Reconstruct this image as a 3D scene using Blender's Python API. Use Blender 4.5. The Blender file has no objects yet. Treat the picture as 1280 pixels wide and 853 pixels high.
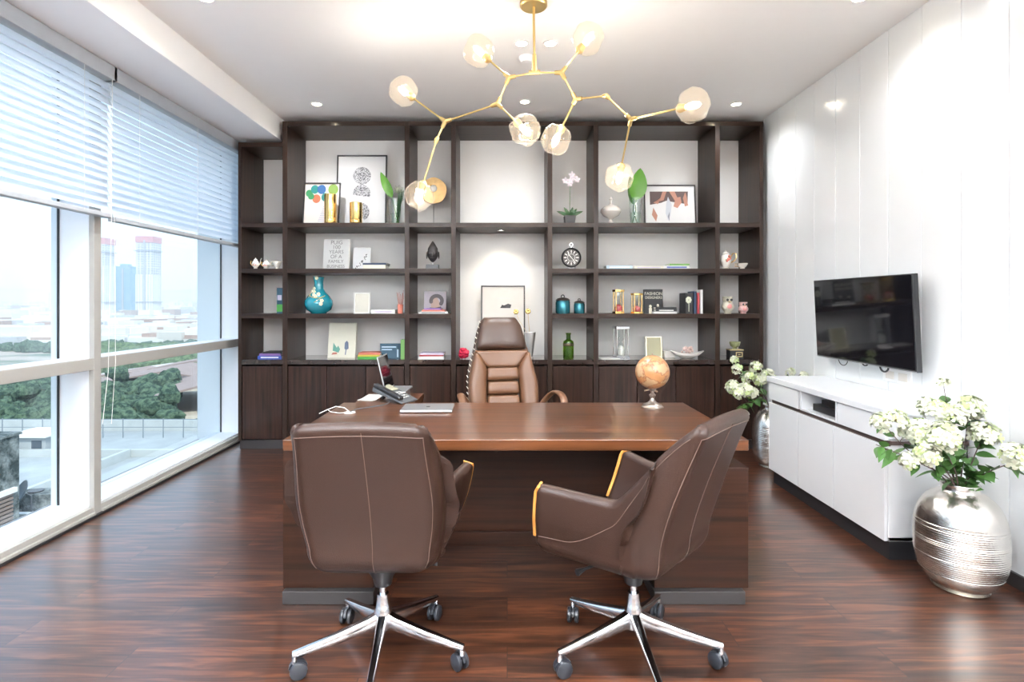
import bpy, math, random
from math import sin, cos, pi, radians as R
from mathutils import Vector, Matrix, noise
random.seed(7)
C = bpy.context.scene
col = C.collection

# ------------------------------------------------------------------ camera, world, sun, exposure
F = 700.0; CX = 634.0; CY = 379.0; H = 1.4
cam_data = bpy.data.cameras.new('camera'); cam = bpy.data.objects.new('camera', cam_data); col.objects.link(cam)
cam.location = (0, 0, H); cam.rotation_euler = (R(90), 0, 0)
cam_data.sensor_width = 36; cam_data.lens = F/1280*36
cam_data.shift_x = (640-CX)/1280; cam_data.shift_y = (CY-426.5)/1280
cam_data.clip_end = 20000; cam_data.clip_start = 0.05
C.camera = cam
C.view_settings.view_transform = 'Standard'; C.view_settings.look = 'None'
C.view_settings.exposure = 1.04; C.view_settings.gamma = 1; C.view_settings.use_curve_mapping = False
try:
    C.cycles.use_denoising = True
    C.cycles.max_bounces = 10; C.cycles.diffuse_bounces = 6; C.cycles.glossy_bounces = 4
    C.cycles.transparent_max_bounces = 24; C.cycles.transmission_bounces = 6
    C.cycles.sample_clamp_indirect = 6; C.cycles.caustics_reflective = False; C.cycles.caustics_refractive = False
    C.cycles.volume_bounces = 2
except Exception: pass
SKY = 1.05; SUN = 1.9; DOWN = 85.0; REAR_FILL = 140.0; BULB = 8.0; FILL_UPLIGHT = 1600.0
w = bpy.data.worlds.new('sky'); C.world = w; w.use_nodes = True
nt = w.node_tree; nt.nodes.clear()
tc = nt.nodes.new('ShaderNodeTexCoord'); sp = nt.nodes.new('ShaderNodeSeparateXYZ')
cr = nt.nodes.new('ShaderNodeValToRGB'); bg = nt.nodes.new('ShaderNodeBackground'); wo = nt.nodes.new('ShaderNodeOutputWorld')
nt.links.new(tc.outputs['Generated'], sp.inputs[0]); nt.links.new(sp.outputs['Z'], cr.inputs[0])
cr.color_ramp.elements[0].position = 0.0; cr.color_ramp.elements[0].color = (.62, .78, .95, 1)
cr.color_ramp.elements[1].position = 0.5; cr.color_ramp.elements[1].color = (.58, .75, .98, 1)
nt.links.new(cr.outputs[0], bg.inputs[0]); bg.inputs[1].default_value = SKY; nt.links.new(bg.outputs[0], wo.inputs[0])
sd = bpy.data.lights.new('sun', 'SUN'); sd.energy = SUN; sd.angle = R(4); sd.color = (1, .94, .85)
so = bpy.data.objects.new('sun', sd); col.objects.link(so); so.rotation_euler = (R(38), R(30), 0)

# ------------------------------------------------------------------ helpers
def X(px, D): return (px-CX)*D/F
def Z(py, D): return H-(py-CY)*D/F

class MB:
    """collects shapes; becomes ONE mesh object"""
    def __init__(s): s.v = []; s.f = []; s.m = []; s.sm = []
    def add(s, vs, fs, mi=0, smooth=False, M=None):
        b = len(s.v)
        s.v += [tuple(M @ Vector(p)) if M else tuple(p) for p in vs]
        s.f += [tuple(b+i for i in f) for f in fs]; s.m += [mi]*len(fs); s.sm += [smooth]*len(fs)
        return s
    def box(s, x0, x1, y0, y1, z0, z1, mi=0, M=None):
        vs = [(x, y, z) for x in (x0, x1) for y in (y0, y1) for z in (z0, z1)]
        return s.add(vs, [(0,1,3,2),(4,6,7,5),(0,4,5,1),(2,3,7,6),(0,2,6,4),(1,5,7,3)], mi, False, M)
    def loft(s, rings, mi=0, cap=True, smooth=True, closed=True, M=None):
        n = len(rings[0]); vs = [p for r in rings for p in r]; fs = []
        for i in range(len(rings)-1):
            for j in range(n if closed else n-1):
                k = (j+1) % n
                fs.append((i*n+j, i*n+k, (i+1)*n+k, (i+1)*n+j))
        if cap:
            fs.append(tuple(range(n-1, -1, -1))); fs.append(tuple((len(rings)-1)*n+j for j in range(n)))
        return s.add(vs, fs, mi, smooth, M)
    def lathe(s, prof, seg=28, c=(0,0,0), mi=0, cap=True, smooth=True, M=None, wob=None):
        rings = []
        for r, z in prof:
            ring = []
            for k in range(seg):
                a = 2*pi*k/seg; rr = r*(wob(a, z) if wob else 1)
                ring.append((c[0]+rr*cos(a), c[1]+rr*sin(a), c[2]+z))
            rings.append(ring)
        return s.loft(rings, mi, cap, smooth, True, M)
    def tube(s, pts, r, seg=8, mi=0, cap=True, M=None):
        pts = [Vector(p) for p in pts]; n = len(pts); rs = r if isinstance(r, (list, tuple)) else [r]*n
        rings = []; up = None
        for i in range(n):
            t = (pts[min(i+1, n-1)]-pts[max(i-1, 0)]).normalized()
            if up is None:
                a = Vector((0,0,1)) if abs(t.z) < .9 else Vector((1,0,0)); up = (a - t*a.dot(t)).normalized()
            else:
                q = up - t*up.dot(t); up = q.normalized() if q.length > 1e-6 else up
            b = t.cross(up)
            rings.append([pts[i] + (up*cos(2*pi*k/seg)+b*sin(2*pi*k/seg))*rs[i] for k in range(seg)])
        return s.loft(rings, mi, cap, True, True, M)
    def ball(s, c, r, seg=20, rings=12, mi=0, M=None, fn=None):
        rx, ry, rz = r if isinstance(r, (tuple, list)) else (r, r, r)
        vs = [(c[0], c[1], c[2]-rz)]; fs = []
        for i in range(1, rings):
            th = pi*i/rings
            for k in range(seg):
                a = 2*pi*k/seg; vs.append((c[0]+rx*sin(th)*cos(a), c[1]+ry*sin(th)*sin(a), c[2]-rz*cos(th)))
        vs.append((c[0], c[1], c[2]+rz))
        for k in range(seg): fs.append((0, 1+(k+1) % seg, 1+k))
        for i in range(rings-2):
            for k in range(seg):
                a = 1+i*seg+k; b = 1+i*seg+(k+1) % seg; fs.append((a, b, b+seg, a+seg))
        t = len(vs)-1; o = 1+(rings-2)*seg
        for k in range(seg): fs.append((o+k, o+(k+1) % seg, t))
        if fn: vs = [fn(Vector(p)) for p in vs]
        return s.add(vs, fs, mi, True, M)
    def disc(s, c, r, n=24, mi=0, axis='y', r2=None):
        vs = []
        for k in range(n):
            a = 2*pi*k/n
            if axis == 'y': vs.append((c[0]+r*cos(a), c[1], c[2]+(r2 or r)*sin(a)))
            else: vs.append((c[0]+r*cos(a), c[1]+(r2 or r)*sin(a), c[2]))
        return s.add(vs, [tuple(range(n))], mi)
    def poly(s, pts, y, mi=0):                       # flat print on a face looking to -y
        return s.add([(p[0], y, p[1]) for p in pts], [tuple(range(len(pts)))], mi)
    def prism(s, pts, y0, y1, mi=0, M=None):         # outline in x,z given depth y0..y1
        n = len(pts); vs = [(p[0], y0, p[1]) for p in pts]+[(p[0], y1, p[1]) for p in pts]
        fs = [tuple(range(n)), tuple(range(2*n-1, n-1, -1))]+[(i, i+n, (i+1) % n+n, (i+1) % n) for i in range(n)]
        return s.add(vs, fs, mi, False, M)
    def build(s, name, mats, parent=None, bev=0, loc=None, label=None, seg=2, sharp=35):
        me = bpy.data.meshes.new(name); me.from_pydata(s.v, [], s.f)
        mats = mats if isinstance(mats, (list, tuple)) else [mats]
        for m in mats: me.materials.append(m)
        me.polygons.foreach_set('material_index', s.m); me.polygons.foreach_set('use_smooth', s.sm)
        me.update()
        if any(s.sm):
            try: me.set_sharp_from_angle(angle=R(sharp))
            except Exception: pass
        o = bpy.data.objects.new(name, me); col.objects.link(o)
        if parent: o.parent = parent
        if loc: o.location = loc
        if label: o['label'] = label
        if bev:
            b = o.modifiers.new('bevel', 'BEVEL'); b.width = bev; b.segments = seg; b.limit_method = 'ANGLE'; b.angle_limit = R(40)
        return o

def tag(o, label, cat, group=None, kind=None):
    if label: o['label'] = label
    if cat: o['category'] = cat
    if group: o['group'] = group
    if kind: o['kind'] = kind
    return o
def struct(o): o['kind'] = 'structure'; return o
def thing(name, label, cat, loc=(0,0,0), rot=0, group=None):
    o = bpy.data.objects.new(name, None); col.objects.link(o); o.empty_display_size = .1
    o.location = loc; o.rotation_euler = rot if isinstance(rot, tuple) else (0, 0, rot)
    return tag(o, label, cat, group)
def put(o, loc, rot=0):
    o.location = loc; o.rotation_euler = rot if isinstance(rot, tuple) else (0, 0, rot); return o
def copy_tree(o, parent=None):
    c = o.copy(); col.objects.link(c)
    if parent: c.parent = parent
    for ch in list(o.children): copy_tree(ch, c)
    return c

# ------------------------------------------------------------------ materials
def nodes(name):
    m = bpy.data.materials.new(name); m.use_nodes = True; nt = m.node_tree
    return m, nt, nt.nodes['Principled BSDF'], nt.nodes['Material Output']
def mat(name, c, rough=.5, metal=0, var=.06, scale=12, bump=0, bscale=80, coat=0, emit=0, spec=.5, trans=0, sheen=0, stretch=None):
    m, nt, b, out = nodes(name)
    t = nt.nodes.new('ShaderNodeTexCoord'); mp = nt.nodes.new('ShaderNodeMapping'); nt.links.new(t.outputs['Object'], mp.inputs[0])
    if stretch: mp.inputs['Scale'].default_value = stretch
    n = nt.nodes.new('ShaderNodeTexNoise'); n.inputs['Scale'].default_value = scale; nt.links.new(mp.outputs[0], n.inputs['Vector'])
    mx = nt.nodes.new('ShaderNodeMix'); mx.data_type = 'RGBA'
    mx.inputs[6].default_value = (*[x*(1-var) for x in c], 1); mx.inputs[7].default_value = (*[min(1, x*(1+var)) for x in c], 1)
    nt.links.new(n.outputs['Fac'], mx.inputs[0]); nt.links.new(mx.outputs[2], b.inputs['Base Color'])
    b.inputs['Roughness'].default_value = rough; b.inputs['Metallic'].default_value = metal
    b.inputs['Coat Weight'].default_value = coat; b.inputs['Coat Roughness'].default_value = .08
    b.inputs['Specular IOR Level'].default_value = spec
    if bump:
        n2 = nt.nodes.new('ShaderNodeTexNoise'); n2.inputs['Scale'].default_value = bscale; n2.inputs['Detail'].default_value = 4
        nt.links.new(mp.outputs[0], n2.inputs['Vector'])
        bp = nt.nodes.new('ShaderNodeBump'); bp.inputs['Strength'].default_value = bump; bp.inputs['Distance'].default_value = .003
        nt.links.new(n2.outputs['Fac'], bp.inputs['Height']); nt.links.new(bp.outputs[0], b.inputs['Normal'])
    if emit:
        b.inputs['Emission Color'].default_value = (*c, 1); b.inputs['Emission Strength'].default_value = emit
    return m
def wood(name, c1, c2, axis='z', rough=.35, coat=.3, sc=1.0, crough=.12):
    m, nt, b, out = nodes(name); b.inputs['Specular IOR Level'].default_value = .22
    t = nt.nodes.new('ShaderNodeTexCoord'); mp = nt.nodes.new('ShaderNodeMapping'); nt.links.new(t.outputs['Object'], mp.inputs[0])
    s = {'x': (1.2, 30, 30), 'y': (30, 1.2, 30), 'z': (30, 30, 1.2)}[axis]; mp.inputs['Scale'].default_value = [q*sc for q in s]
    n = nt.nodes.new('ShaderNodeTexNoise'); n.inputs['Scale'].default_value = 1.3; n.inputs['Detail'].default_value = 6; n.inputs['Distortion'].default_value = .4
    nt.links.new(mp.outputs[0], n.inputs['Vector'])
    r = nt.nodes.new('ShaderNodeValToRGB'); r.color_ramp.elements[0].position = .32; r.color_ramp.elements[1].position = .7
    r.color_ramp.elements[0].color = (*c1, 1); r.color_ramp.elements[1].color = (*c2, 1)
    nt.links.new(n.outputs['Fac'], r.inputs[0]); nt.links.new(r.outputs[0], b.inputs['Base Color'])
    b.inputs['Roughness'].default_value = rough; b.inputs['Coat Weight'].default_value = coat; b.inputs['Coat Roughness'].default_value = crough
    return m
def glassy(name, tint=(1,1,1), refl=1.0, rough=0.0, ior=1.45):
    m = bpy.data.materials.new(name); m.use_nodes = True; nt = m.node_tree; nt.nodes.clear()
    o = nt.nodes.new('ShaderNodeOutputMaterial'); mx = nt.nodes.new('ShaderNodeMixShader')
    tr = nt.nodes.new('ShaderNodeBsdfTransparent'); tr.inputs[0].default_value = (*tint, 1)
    gl = nt.nodes.new('ShaderNodeBsdfGlossy'); gl.inputs['Roughness'].default_value = rough
    lw = nt.nodes.new('ShaderNodeLayerWeight'); lw.inputs[0].default_value = .5
    pw = nt.nodes.new('ShaderNodeMath'); pw.operation = 'POWER'; pw.inputs[1].default_value = 4; nt.links.new(lw.outputs['Facing'], pw.inputs[0])
    fr = nt.nodes.new('ShaderNodeMath'); fr.operation = 'MULTIPLY_ADD'; fr.inputs[1].default_value = .75; fr.inputs[2].default_value = .04; nt.links.new(pw.outputs[0], fr.inputs[0])
    mu = nt.nodes.new('ShaderNodeMath'); mu.operation = 'MULTIPLY'; mu.inputs[1].default_value = refl
    nt.links.new(fr.outputs[0], mu.inputs[0]); nt.links.new(mu.outputs[0], mx.inputs[0])
    nt.links.new(tr.outputs[0], mx.inputs[1]); nt.links.new(gl.outputs[0], mx.inputs[2]); nt.links.new(mx.outputs[0], o.inputs[0])
    return m
def floor_mat():
    m, nt, b, out = nodes('plank_floor')
    t = nt.nodes.new('ShaderNodeTexCoord')
    br = nt.nodes.new('ShaderNodeTexBrick'); br.offset = .37; br.inputs['Scale'].default_value = 1
    br.inputs['Brick Width'].default_value = 1.5; br.inputs['Row Height'].default_value = .19; br.inputs['Mortar Size'].default_value = .0016
    br.inputs['Color1'].default_value = (.0, .0, .0, 1); br.inputs['Color2'].default_value = (1, 1, 1, 1); br.inputs['Mortar'].default_value = (.3,.3,.3,1)
    nt.links.new(t.outputs['Object'], br.inputs['Vector'])
    mp = nt.nodes.new('ShaderNodeMapping'); mp.inputs['Scale'].default_value = (1.3, 16, 1); nt.links.new(t.outputs['Object'], mp.inputs[0])
    n = nt.nodes.new('ShaderNodeTexNoise'); n.inputs['Scale'].default_value = 1.6; n.inputs['Detail'].default_value = 7; n.inputs['Distortion'].default_value = 1.2
    n.noise_dimensions = '4D'
    nt.links.new(mp.outputs[0], n.inputs['Vector'])
    ml = nt.nodes.new('ShaderNodeMath'); ml.operation = 'MULTIPLY'; ml.inputs[1].default_value = 7; nt.links.new(br.outputs['Color'], ml.inputs[0]); nt.links.new(ml.outputs[0], n.inputs['W'])
    r = nt.nodes.new('ShaderNodeValToRGB'); e = r.color_ramp.elements
    e[0].position = .28; e[0].color = (.012, .005, .003, 1); e[1].position = .74; e[1].color = (.135, .045, .018, 1)
    k = e.new(.5); k.color = (.050, .017, .008, 1)
    nt.links.new(n.outputs['Fac'], r.inputs[0])
    mx = nt.nodes.new('ShaderNodeMix'); mx.data_type = 'RGBA'; mx.blend_type = 'MULTIPLY'; mx.inputs[0].default_value = 1
    r2 = nt.nodes.new('ShaderNodeValToRGB'); r2.color_ramp.elements[0].color = (.82,.82,.82,1); r2.color_ramp.elements[1].color = (1.2,1.14,1.08,1)
    nt.links.new(br.outputs['Color'], r2.inputs[0])
    nt.links.new(r.outputs[0], mx.inputs[6]); nt.links.new(r2.outputs[0], mx.inputs[7])
    m2 = nt.nodes.new('ShaderNodeMix'); m2.data_type = 'RGBA'; m2.inputs[7].default_value = (.02, .01, .008, 1)
    nt.links.new(br.outputs['Fac'], m2.inputs[0]); nt.links.new(mx.outputs[2], m2.inputs[6]); nt.links.new(m2.outputs[2], b.inputs['Base Color'])
    b.inputs['Roughness'].default_value = .42; b.inputs['Specular IOR Level'].default_value = .2
    b.inputs['Coat Weight'].default_value = 1; b.inputs['Coat Roughness'].default_value = .25; b.inputs['Coat IOR'].default_value = 1.75
    bp = nt.nodes.new('ShaderNodeBump'); bp.inputs['Strength'].default_value = .15; bp.inputs['Distance'].default_value = .002
    nt.links.new(n.outputs['Fac'], bp.inputs['Height']); nt.links.new(bp.outputs[0], b.inputs['Normal'])
    return m
M = {}
M['white'] = mat('wall_white', (.86,.86,.85), .6, var=.01)
M['rear'] = mat('rear_wall_taupe', (.46,.42,.38), .8, var=.03)
M['ceil'] = mat('ceiling_white', (.95,.945,.935), .8, var=.01)
M['panel'] = mat('glossy_white_panel', (.86,.88,.89), .16, var=.01, coat=.6)
M['floor'] = floor_mat()
M['frame'] = mat('window_frame_beige', (.38,.365,.335), .45, var=.03)
M['reveal'] = mat('window_reveal_white', (.86,.89,.93), .35, var=.02)
M['rubber'] = mat('black_rubber', (.012,.012,.014), .5, var=.1)
M['glass'] = glassy('window_glass', (.93,.97,.98), .7)
M['esp'] = wood('espresso_wood', (.015,.0075,.005), (.036,.018,.011), 'z', .4, .1)
M['esph'] = wood('espresso_wood_horizontal', (.016,.008,.0055), (.038,.019,.012), 'x', .4, .1)
M['door'] = wood('espresso_door_wood', (.011,.005,.0035), (.042,.018,.011), 'z', .34, .25)
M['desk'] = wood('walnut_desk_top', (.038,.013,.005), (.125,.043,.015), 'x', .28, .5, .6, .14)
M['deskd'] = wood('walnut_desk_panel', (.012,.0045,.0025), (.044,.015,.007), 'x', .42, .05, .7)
M['plinth'] = mat('dark_plinth', (.03,.026,.026), .4)
M['backp'] = mat('bookcase_back_white', (.94,.94,.93), .55, var=.01)
M['leather'] = mat('brown_leather', (.031,.0145,.0095), .38, spec=.35, var=.08, scale=6, bump=.25, bscale=260)
M['tan'] = mat('tan_leather', (.135,.062,.030), .38, var=.06, scale=6, bump=.2, bscale=260)
M['tand'] = mat('tan_leather_dark', (.050,.024,.014), .36, var=.06, scale=6, bump=.2, bscale=260)
M['stitch'] = mat('stitching_thread', (.12,.08,.065), .6)
M['seam'] = mat('seam_dark', (.035,.02,.016), .6)
M['orangewood'] = wood('honey_wood_edge', (.50,.20,.04), (.72,.34,.08), 'z', .3, .4)
M['chrome'] = mat('polished_aluminium', (.80,.81,.83), .14, 1, var=.02)
M['black'] = mat('black_plastic', (.018,.018,.02), .35, var=.1)
M['grey'] = mat('grey_plastic', (.07,.075,.08), .4)
M['wheel'] = mat('castor_black', (.022,.024,.03), .3, var=.1)
M['brass'] = mat('satin_brass', (.72,.52,.22), .32, 1, var=.03)
M['gold'] = mat('polished_gold', (.86,.56,.20), .14, 1, var=.04)
M['silver'] = mat('hammered_silver', (.78,.75,.70), .26, 1, var=.12, scale=9, bump=.5, bscale=60)
M['silver_soft'] = mat('brushed_silver', (.72,.70,.67), .42, .85, var=.1, scale=20)
M['screen'] = mat('black_screen', (.006,.006,.008), .06, var=.05)
M['alu'] = mat('laptop_aluminium', (.45,.45,.46), .35, .8, var=.02)
M['bookw'] = mat('page_white', (.85,.84,.80), .7, var=.03)
M['cream'] = mat('cream_card', (.80,.76,.68), .6)
M['turq'] = mat('turquoise_glaze', (.012,.21,.27), .15, var=.15, coat=.8)
M['ceram'] = mat('white_ceramic', (.80,.76,.70), .25, var=.06, coat=.5)
M['pink'] = mat('pink_glaze', (.72,.30,.28), .35)
M['leaf'] = mat('green_leaf', (.05,.13,.025), .42, var=.5, scale=20)
M['leafb'] = mat('bright_green_leaf', (.085,.25,.02), .35, var=.2, scale=9)
M['leafd'] = mat('dark_green_leaf', (.03,.09,.03), .4, var=.3)
M['petal'] = mat('white_petal', (.62,.64,.50), .6, var=.08, scale=25)
M['petalg'] = mat('pale_green_petal', (.48,.58,.26), .6, var=.12, scale=25)
M['stem'] = mat('brown_stem', (.09,.055,.05), .6)
M['ink'] = mat('black_ink', (.03,.03,.032), .6)
M['cglass'] = glassy('clear_glass', (.95,.98,.97), 1.6)
M['ggreen'] = glassy('green_bottle_glass', (.52,.68,.22), 1.3)
M['gteal'] = mat('teal_mercury_glass', (.02,.13,.16), .12, .55, var=.5, scale=18)
def flat(name, c, rough=.55, **k): return mat(name, c, rough, var=.05, **k)
# ------------------------------------------------------------------ room shell
XW = -2.71; XG = -2.93; XR = 2.51; YB = 5.89; YF = -2.6; ZC = 3.2; ZS = 2.983; XS = -2.2
struct(MB().box(XG-.25, XR+.1, YF, YB+.1, -.12, 0).build('floor', M['floor']))
struct(MB().box(XS, XR+.1, YF, YB+.1, ZC, ZC+.12).build('ceiling', M['ceil']))
struct(MB().box(XG-.25, XS, YF, YB+.1, ZS, ZC+.12).build('trim_1', M['ceil'], bev=.004))
struct(MB().box(XG-.25, XR+.1, YB, YB+.1, 0, ZC).build('wall_back', M['white']))
struct(MB().box(XG-.25, XR+.1, YF-.1, YF, 0, ZC).build('wall_front', M['rear']))
b = MB(); b.box(XR+.012, XR+.1, YF, YB, 0, ZC)
g = [2.60*1.077+.2965*k for k in range(-19, 13)]
g = [v for v in g if YF+.05 < v < YB-.05]
ed = [YF]+g+[YB]
for a, c in zip(ed[:-1], ed[1:]): b.box(XR, XR+.014, a+.0025, c-.0025, 0.0, ZC)
struct(b.build('wall_right', M['panel'], bev=.002))
struct(MB().box(XR-.016, XR, YF, YB, 0, .07).build('baseboard_right', M['plinth']))
# window wall: bays between mullions, each bay a window with frame, reveal and two panes
mull = [-2.55, -.53, 1.575, 3.70, 5.78]
ZSILL = .075; T0, T1 = .962, 1.038; ZH = 2.983
for i in range(4):
    y0, y1 = mull[i], mull[i+1]
    root = thing('window_%d' % (i+1), None, None, (0, 0, 0)); root['kind'] = 'structure'
    m = .032
    MB().box(XW-.03, XW+.005, y0-m, y0+m, .0, ZH).box(XW-.03, XW+.004, y0+m, y1-m, T0, T1).box(XW-.03, XW+.004, y0+m, y1-m, .03, .062)\
        .box(XW-.03, XW+.02, y0+m, y1-m, .012, .03).build('window_frame', M['frame'], root, bev=.003)
    MB().box(XG-.06, XW-.03, y0+m, y1-m, 0, ZSILL).box(XG, XW-.03, y0+m, y1-m, T0+.008, T1-.002)\
        .box(XG-.06, XW-.03, y0-m, y0+m, 0, ZH).box(XG-.06, XW-.03, y0+m, y1-m, ZH-.05, ZH).build('window_reveal', M['reveal'], root, bev=.003)
    MB().box(XG-.012, XG-.004, y0+m, y1-m, ZSILL, T0+.008).build('window_pane', M['glass'], root)
    MB().box(XG-.012, XG-.004, y0+m, y1-m, T1-.002, ZH-.05).build('window_pane', M['glass'], root)
    g_ = MB()
    for (za, zb) in ((ZSILL, T0+.008), (T1-.002, ZH-.05)):
        g_.box(XG-.014, XG-.002, y1-m-.008, y1-m, za, zb).box(XG-.014, XG-.002, y0+m, y0+m+.008, za, zb)
    g_.build('window_gasket', M['rubber'], root)
struct(MB().box(XG-.25, XW, 5.748, YB, 0, ZS).build('wall_left', M['reveal']))
struct(MB().box(XG-.25, XW, YF-.1, -2.58, 0, ZS).build('wall_left_rear', M['reveal']))
struct(MB().box(XW-.0, XW+.03, YF, 5.86, 0, .012).build('trim_2', M['rubber']))
# blinds
bl = mat('blind_slat', (.92,.94,.96), .4, var=.02)
nt = bl.node_tree; pb = nt.nodes['Principled BSDF']; tl = nt.nodes.new('ShaderNodeBsdfTranslucent'); tl.inputs[0].default_value = (.85,.91,.98,1)
ms = nt.nodes.new('ShaderNodeMixShader'); ms.inputs[0].default_value = .7
nt.links.new(pb.outputs[0], ms.inputs[1]); nt.links.new(tl.outputs[0], ms.inputs[2]); nt.links.new(ms.outputs[0], nt.nodes['Material Output'].inputs[0])
rail = mat('blind_rail_grey', (.44,.47,.50), .4)
def blind(y0, y1, zb, lab, cord=True):
    root = thing('window_blind', lab, 'blind', (XW+.055, 0, 0), group='blinds on the window wall')
    MB().box(-.04, .035, y0-.03, y1+.03, 2.885, 2.98).build('head_rail', rail, root, bev=.004)
    s = MB(); n = 17; zt = 2.865; st = (zt-zb-.05)/n
    for k in range(n):
        zc = zt-st*(k+.5); pr = []
        for q in range(6):
            u = q/5-.5; th = R(64)
            px = u*.062; bow = .006*(1-4*u*u)
            pr.append((px*cos(th)-bow*sin(th), zc-px*sin(th)-bow*cos(th)*.5))
        vs = [(p[0], yy, p[1]) for yy in (y0, y1) for p in pr]+[(p[0]+.0024, yy, p[1]+.0015) for yy in (y0, y1) for p in pr]
        fs = []
        for q in range(5):
            fs.append((q, q+1, q+7, q+6)); fs.append((12+q+1, 12+q, 12+q+6, 12+q+7))
        fs += [(0,6,18,12), (5,17,23,11)]+[(q, q+12, q+13, q+1) for q in range(5)]+[(q+6, q+7, q+19, q+18) for q in range(5)]
        s.add(vs, fs, 0, True)
    s.build('slats', bl, root)
    MB().box(-.032, .028, y0, y1, zb, zb+.03).build('bottom_rail', rail, root, bev=.004)
    for f in ((.12, .5, .88) if y1-y0 > 1.5 else (.2, .8)):
        yy = y0+(y1-y0)*f; MB().tube([(.03, yy, 2.9), (.03, yy, zb+.02)], .0013, 5).build('ladder_cord', M['bookw'], root)
    if cord: MB().tube([(.036, y1-.02, 2.88), (.036, y1-.03, 1.9), (.03, y1-.05, .95), (.05, y1-.13, .62), (.03, y1-.02, .6), (.034, y1+.012, 1.0), (.036, y1+.0, 2.0)], .0016, 5).build('pull_cord', M['bookw'], root)
blind(-.51, 1.58, 1.965, 'white slatted blind high on the window nearest the viewer', False)
blind(1.60, 3.735, 1.965, 'white slatted blind over the left window bay, cord hanging at its end')
blind(3.765, 5.74, 1.950, 'white slatted blind on the window bay beside the bookcase', False)

# ------------------------------------------------------------------ bookcase
DB = 5.355; DK = .51; YK = DB+DK
def zx(px): return X(px, DB)
bc = thing('bookcase', 'tall dark espresso built-in bookcase covering the back wall', 'bookcase', (0, DB, 0))
ups = [(297.5,301.7), (353,359.2), (505.7,511.7), (563.8,569.8), (684.5,690.4), (742,748), (894,900), (949.5,954)]
rows = [(2.126, 2.169), (1.687, 1.730), (1.254, 1.297)]; ZT = 3.139; CTR = .857
for i, (a, c) in enumerate(ups):
    top = 2.938 if i == 0 else ZT
    MB().box(zx(a), zx(c), 0, DK, 0.085, top).build('upright', M['esp'], bc, bev=.002)
for k in range(7):
    a, c = zx(ups[k][1]), zx(ups[k+1][0])
    for j, (z0, z1) in enumerate(rows):
        if k == 3 and j > 0: continue
        MB().box(a, c, .003, DK, z0, z1).build('shelf', M['esph'], bc, bev=.0015)
    zt = 2.938 if k == 0 else ZT
    MB().box(a, c, .001, DK, zt-.043, zt).build('top_board', M['esph'], bc, bev=.0015)
    MB().box(a, c, .001, DK, CTR-.045, CTR).build('counter', mat('counter_gloss_%d' % k, (.032,.02,.017), .12, var=.1, coat=.6), bc, bev=.0015)
    MB().box(a, c, DK-.02, DK, CTR, zt-.043).build('back_panel', M['backp'], bc)
    MB().box(a, c, DK-.02, DK, .085, CTR-.045).build('base_back', M['esp'], bc)
MB().box(zx(297.5)+.01, zx(954)-.0, .02, DK, 0, .085).build('plinth', M['plinth'], bc)
doors = {0: 1, 1: 3, 2: 1, 3: 2, 4: 1, 5: 3, 6: 1}
for k, n in doors.items():
    a, c = zx(ups[k][1])+.003, zx(ups[k+1][0])-.003; wd = (c-a)/n
    for j in range(n):
        MB().box(a+wd*j+.003, a+wd*(j+1)-.003, .006, .028, .095, CTR-.062).build('cabinet_door', M['door'], bc, bev=.002)
# small spot under the first shelf of the middle bay
sl = thing('shelf_spotlight', 'small round spotlight under the shelf of the middle niche', 'light', (X(626, 5.55), 5.55, 2.126))
lampm = mat('lamp_lens', (1,.93,.80), .4, emit=14)
MB().lathe([(.034,-.001),(.034,-.009),(.024,-.009),(.022,-.001)], 24).build('trim_ring', M['chrome'], sl)
MB().lathe([(.0225,-.005),(.001,-.006)], 20).build('lens', lampm, sl)
ld = bpy.data.lights.new('niche_spot', 'SPOT'); ld.energy = 6; ld.spot_size = R(95); ld.spot_blend = .9; ld.color = (1,.86,.64); ld.shadow_soft_size = .02
lo = bpy.data.objects.new('niche_spot', ld); col.objects.link(lo); lo.parent = sl; lo.location = (0, 0, -.015); lo.rotation_euler = (R(20), 0, 0)

# ------------------------------------------------------------------ ceiling downlights and chandelier
lens_c = mat('downlight_lens', (1,.95,.86), .4, emit=10)
def downlight(px, py, lab, D=None, x=None, energy=DOWN):
    D = D or (ZC-H)*F/(CY-py); x = X(px, D) if x is None else x
    z = ZC if x > XS else ZS
    r = thing('ceiling_downlight', lab, 'light', (x, D, z), group='recessed ceiling downlights')
    MB().lathe([(.052,0),(.052,-.006),(.038,-.006),(.036,0)], 28).build('trim_ring', M['ceil'], r)
    MB().lathe([(.0365,-.003),(.001,-.003)], 24).build('lens', lens_c, r)
    l = bpy.data.lights.new('downlight', 'SPOT'); l.energy = energy; l.spot_size = R(150); l.spot_blend = 1; l.color = (.95,.97,1); l.shadow_soft_size = .05
    o = bpy.data.objects.new('downlight', l); col.objects.link(o); o.parent = r; o.location = (0, 0, -.02)
downlight(396, 130, 'downlight in the ceiling above the left side of the bookcase', energy=DOWN*.5)
downlight(656, 127, 'downlight in the ceiling above the middle of the bookcase', energy=DOWN*.35)
downlight(920, 130, 'downlight in the ceiling above the right end of the bookcase', energy=DOWN*.35)
downlight(652, 54, 'left one of the downlight pair beside the chandelier rod', energy=DOWN*.5)
downlight(688, 54, 'right one of the downlight pair beside the chandelier rod', energy=DOWN*.5)
downlight(262, 0, 'downlight in the ceiling near the window side soffit', D=3.3, x=X(262, 3.34))
downlight(1073, 0, 'downlight in the ceiling near the panelled wall', D=3.3, x=X(1073, 3.31), energy=DOWN*.3)
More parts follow.
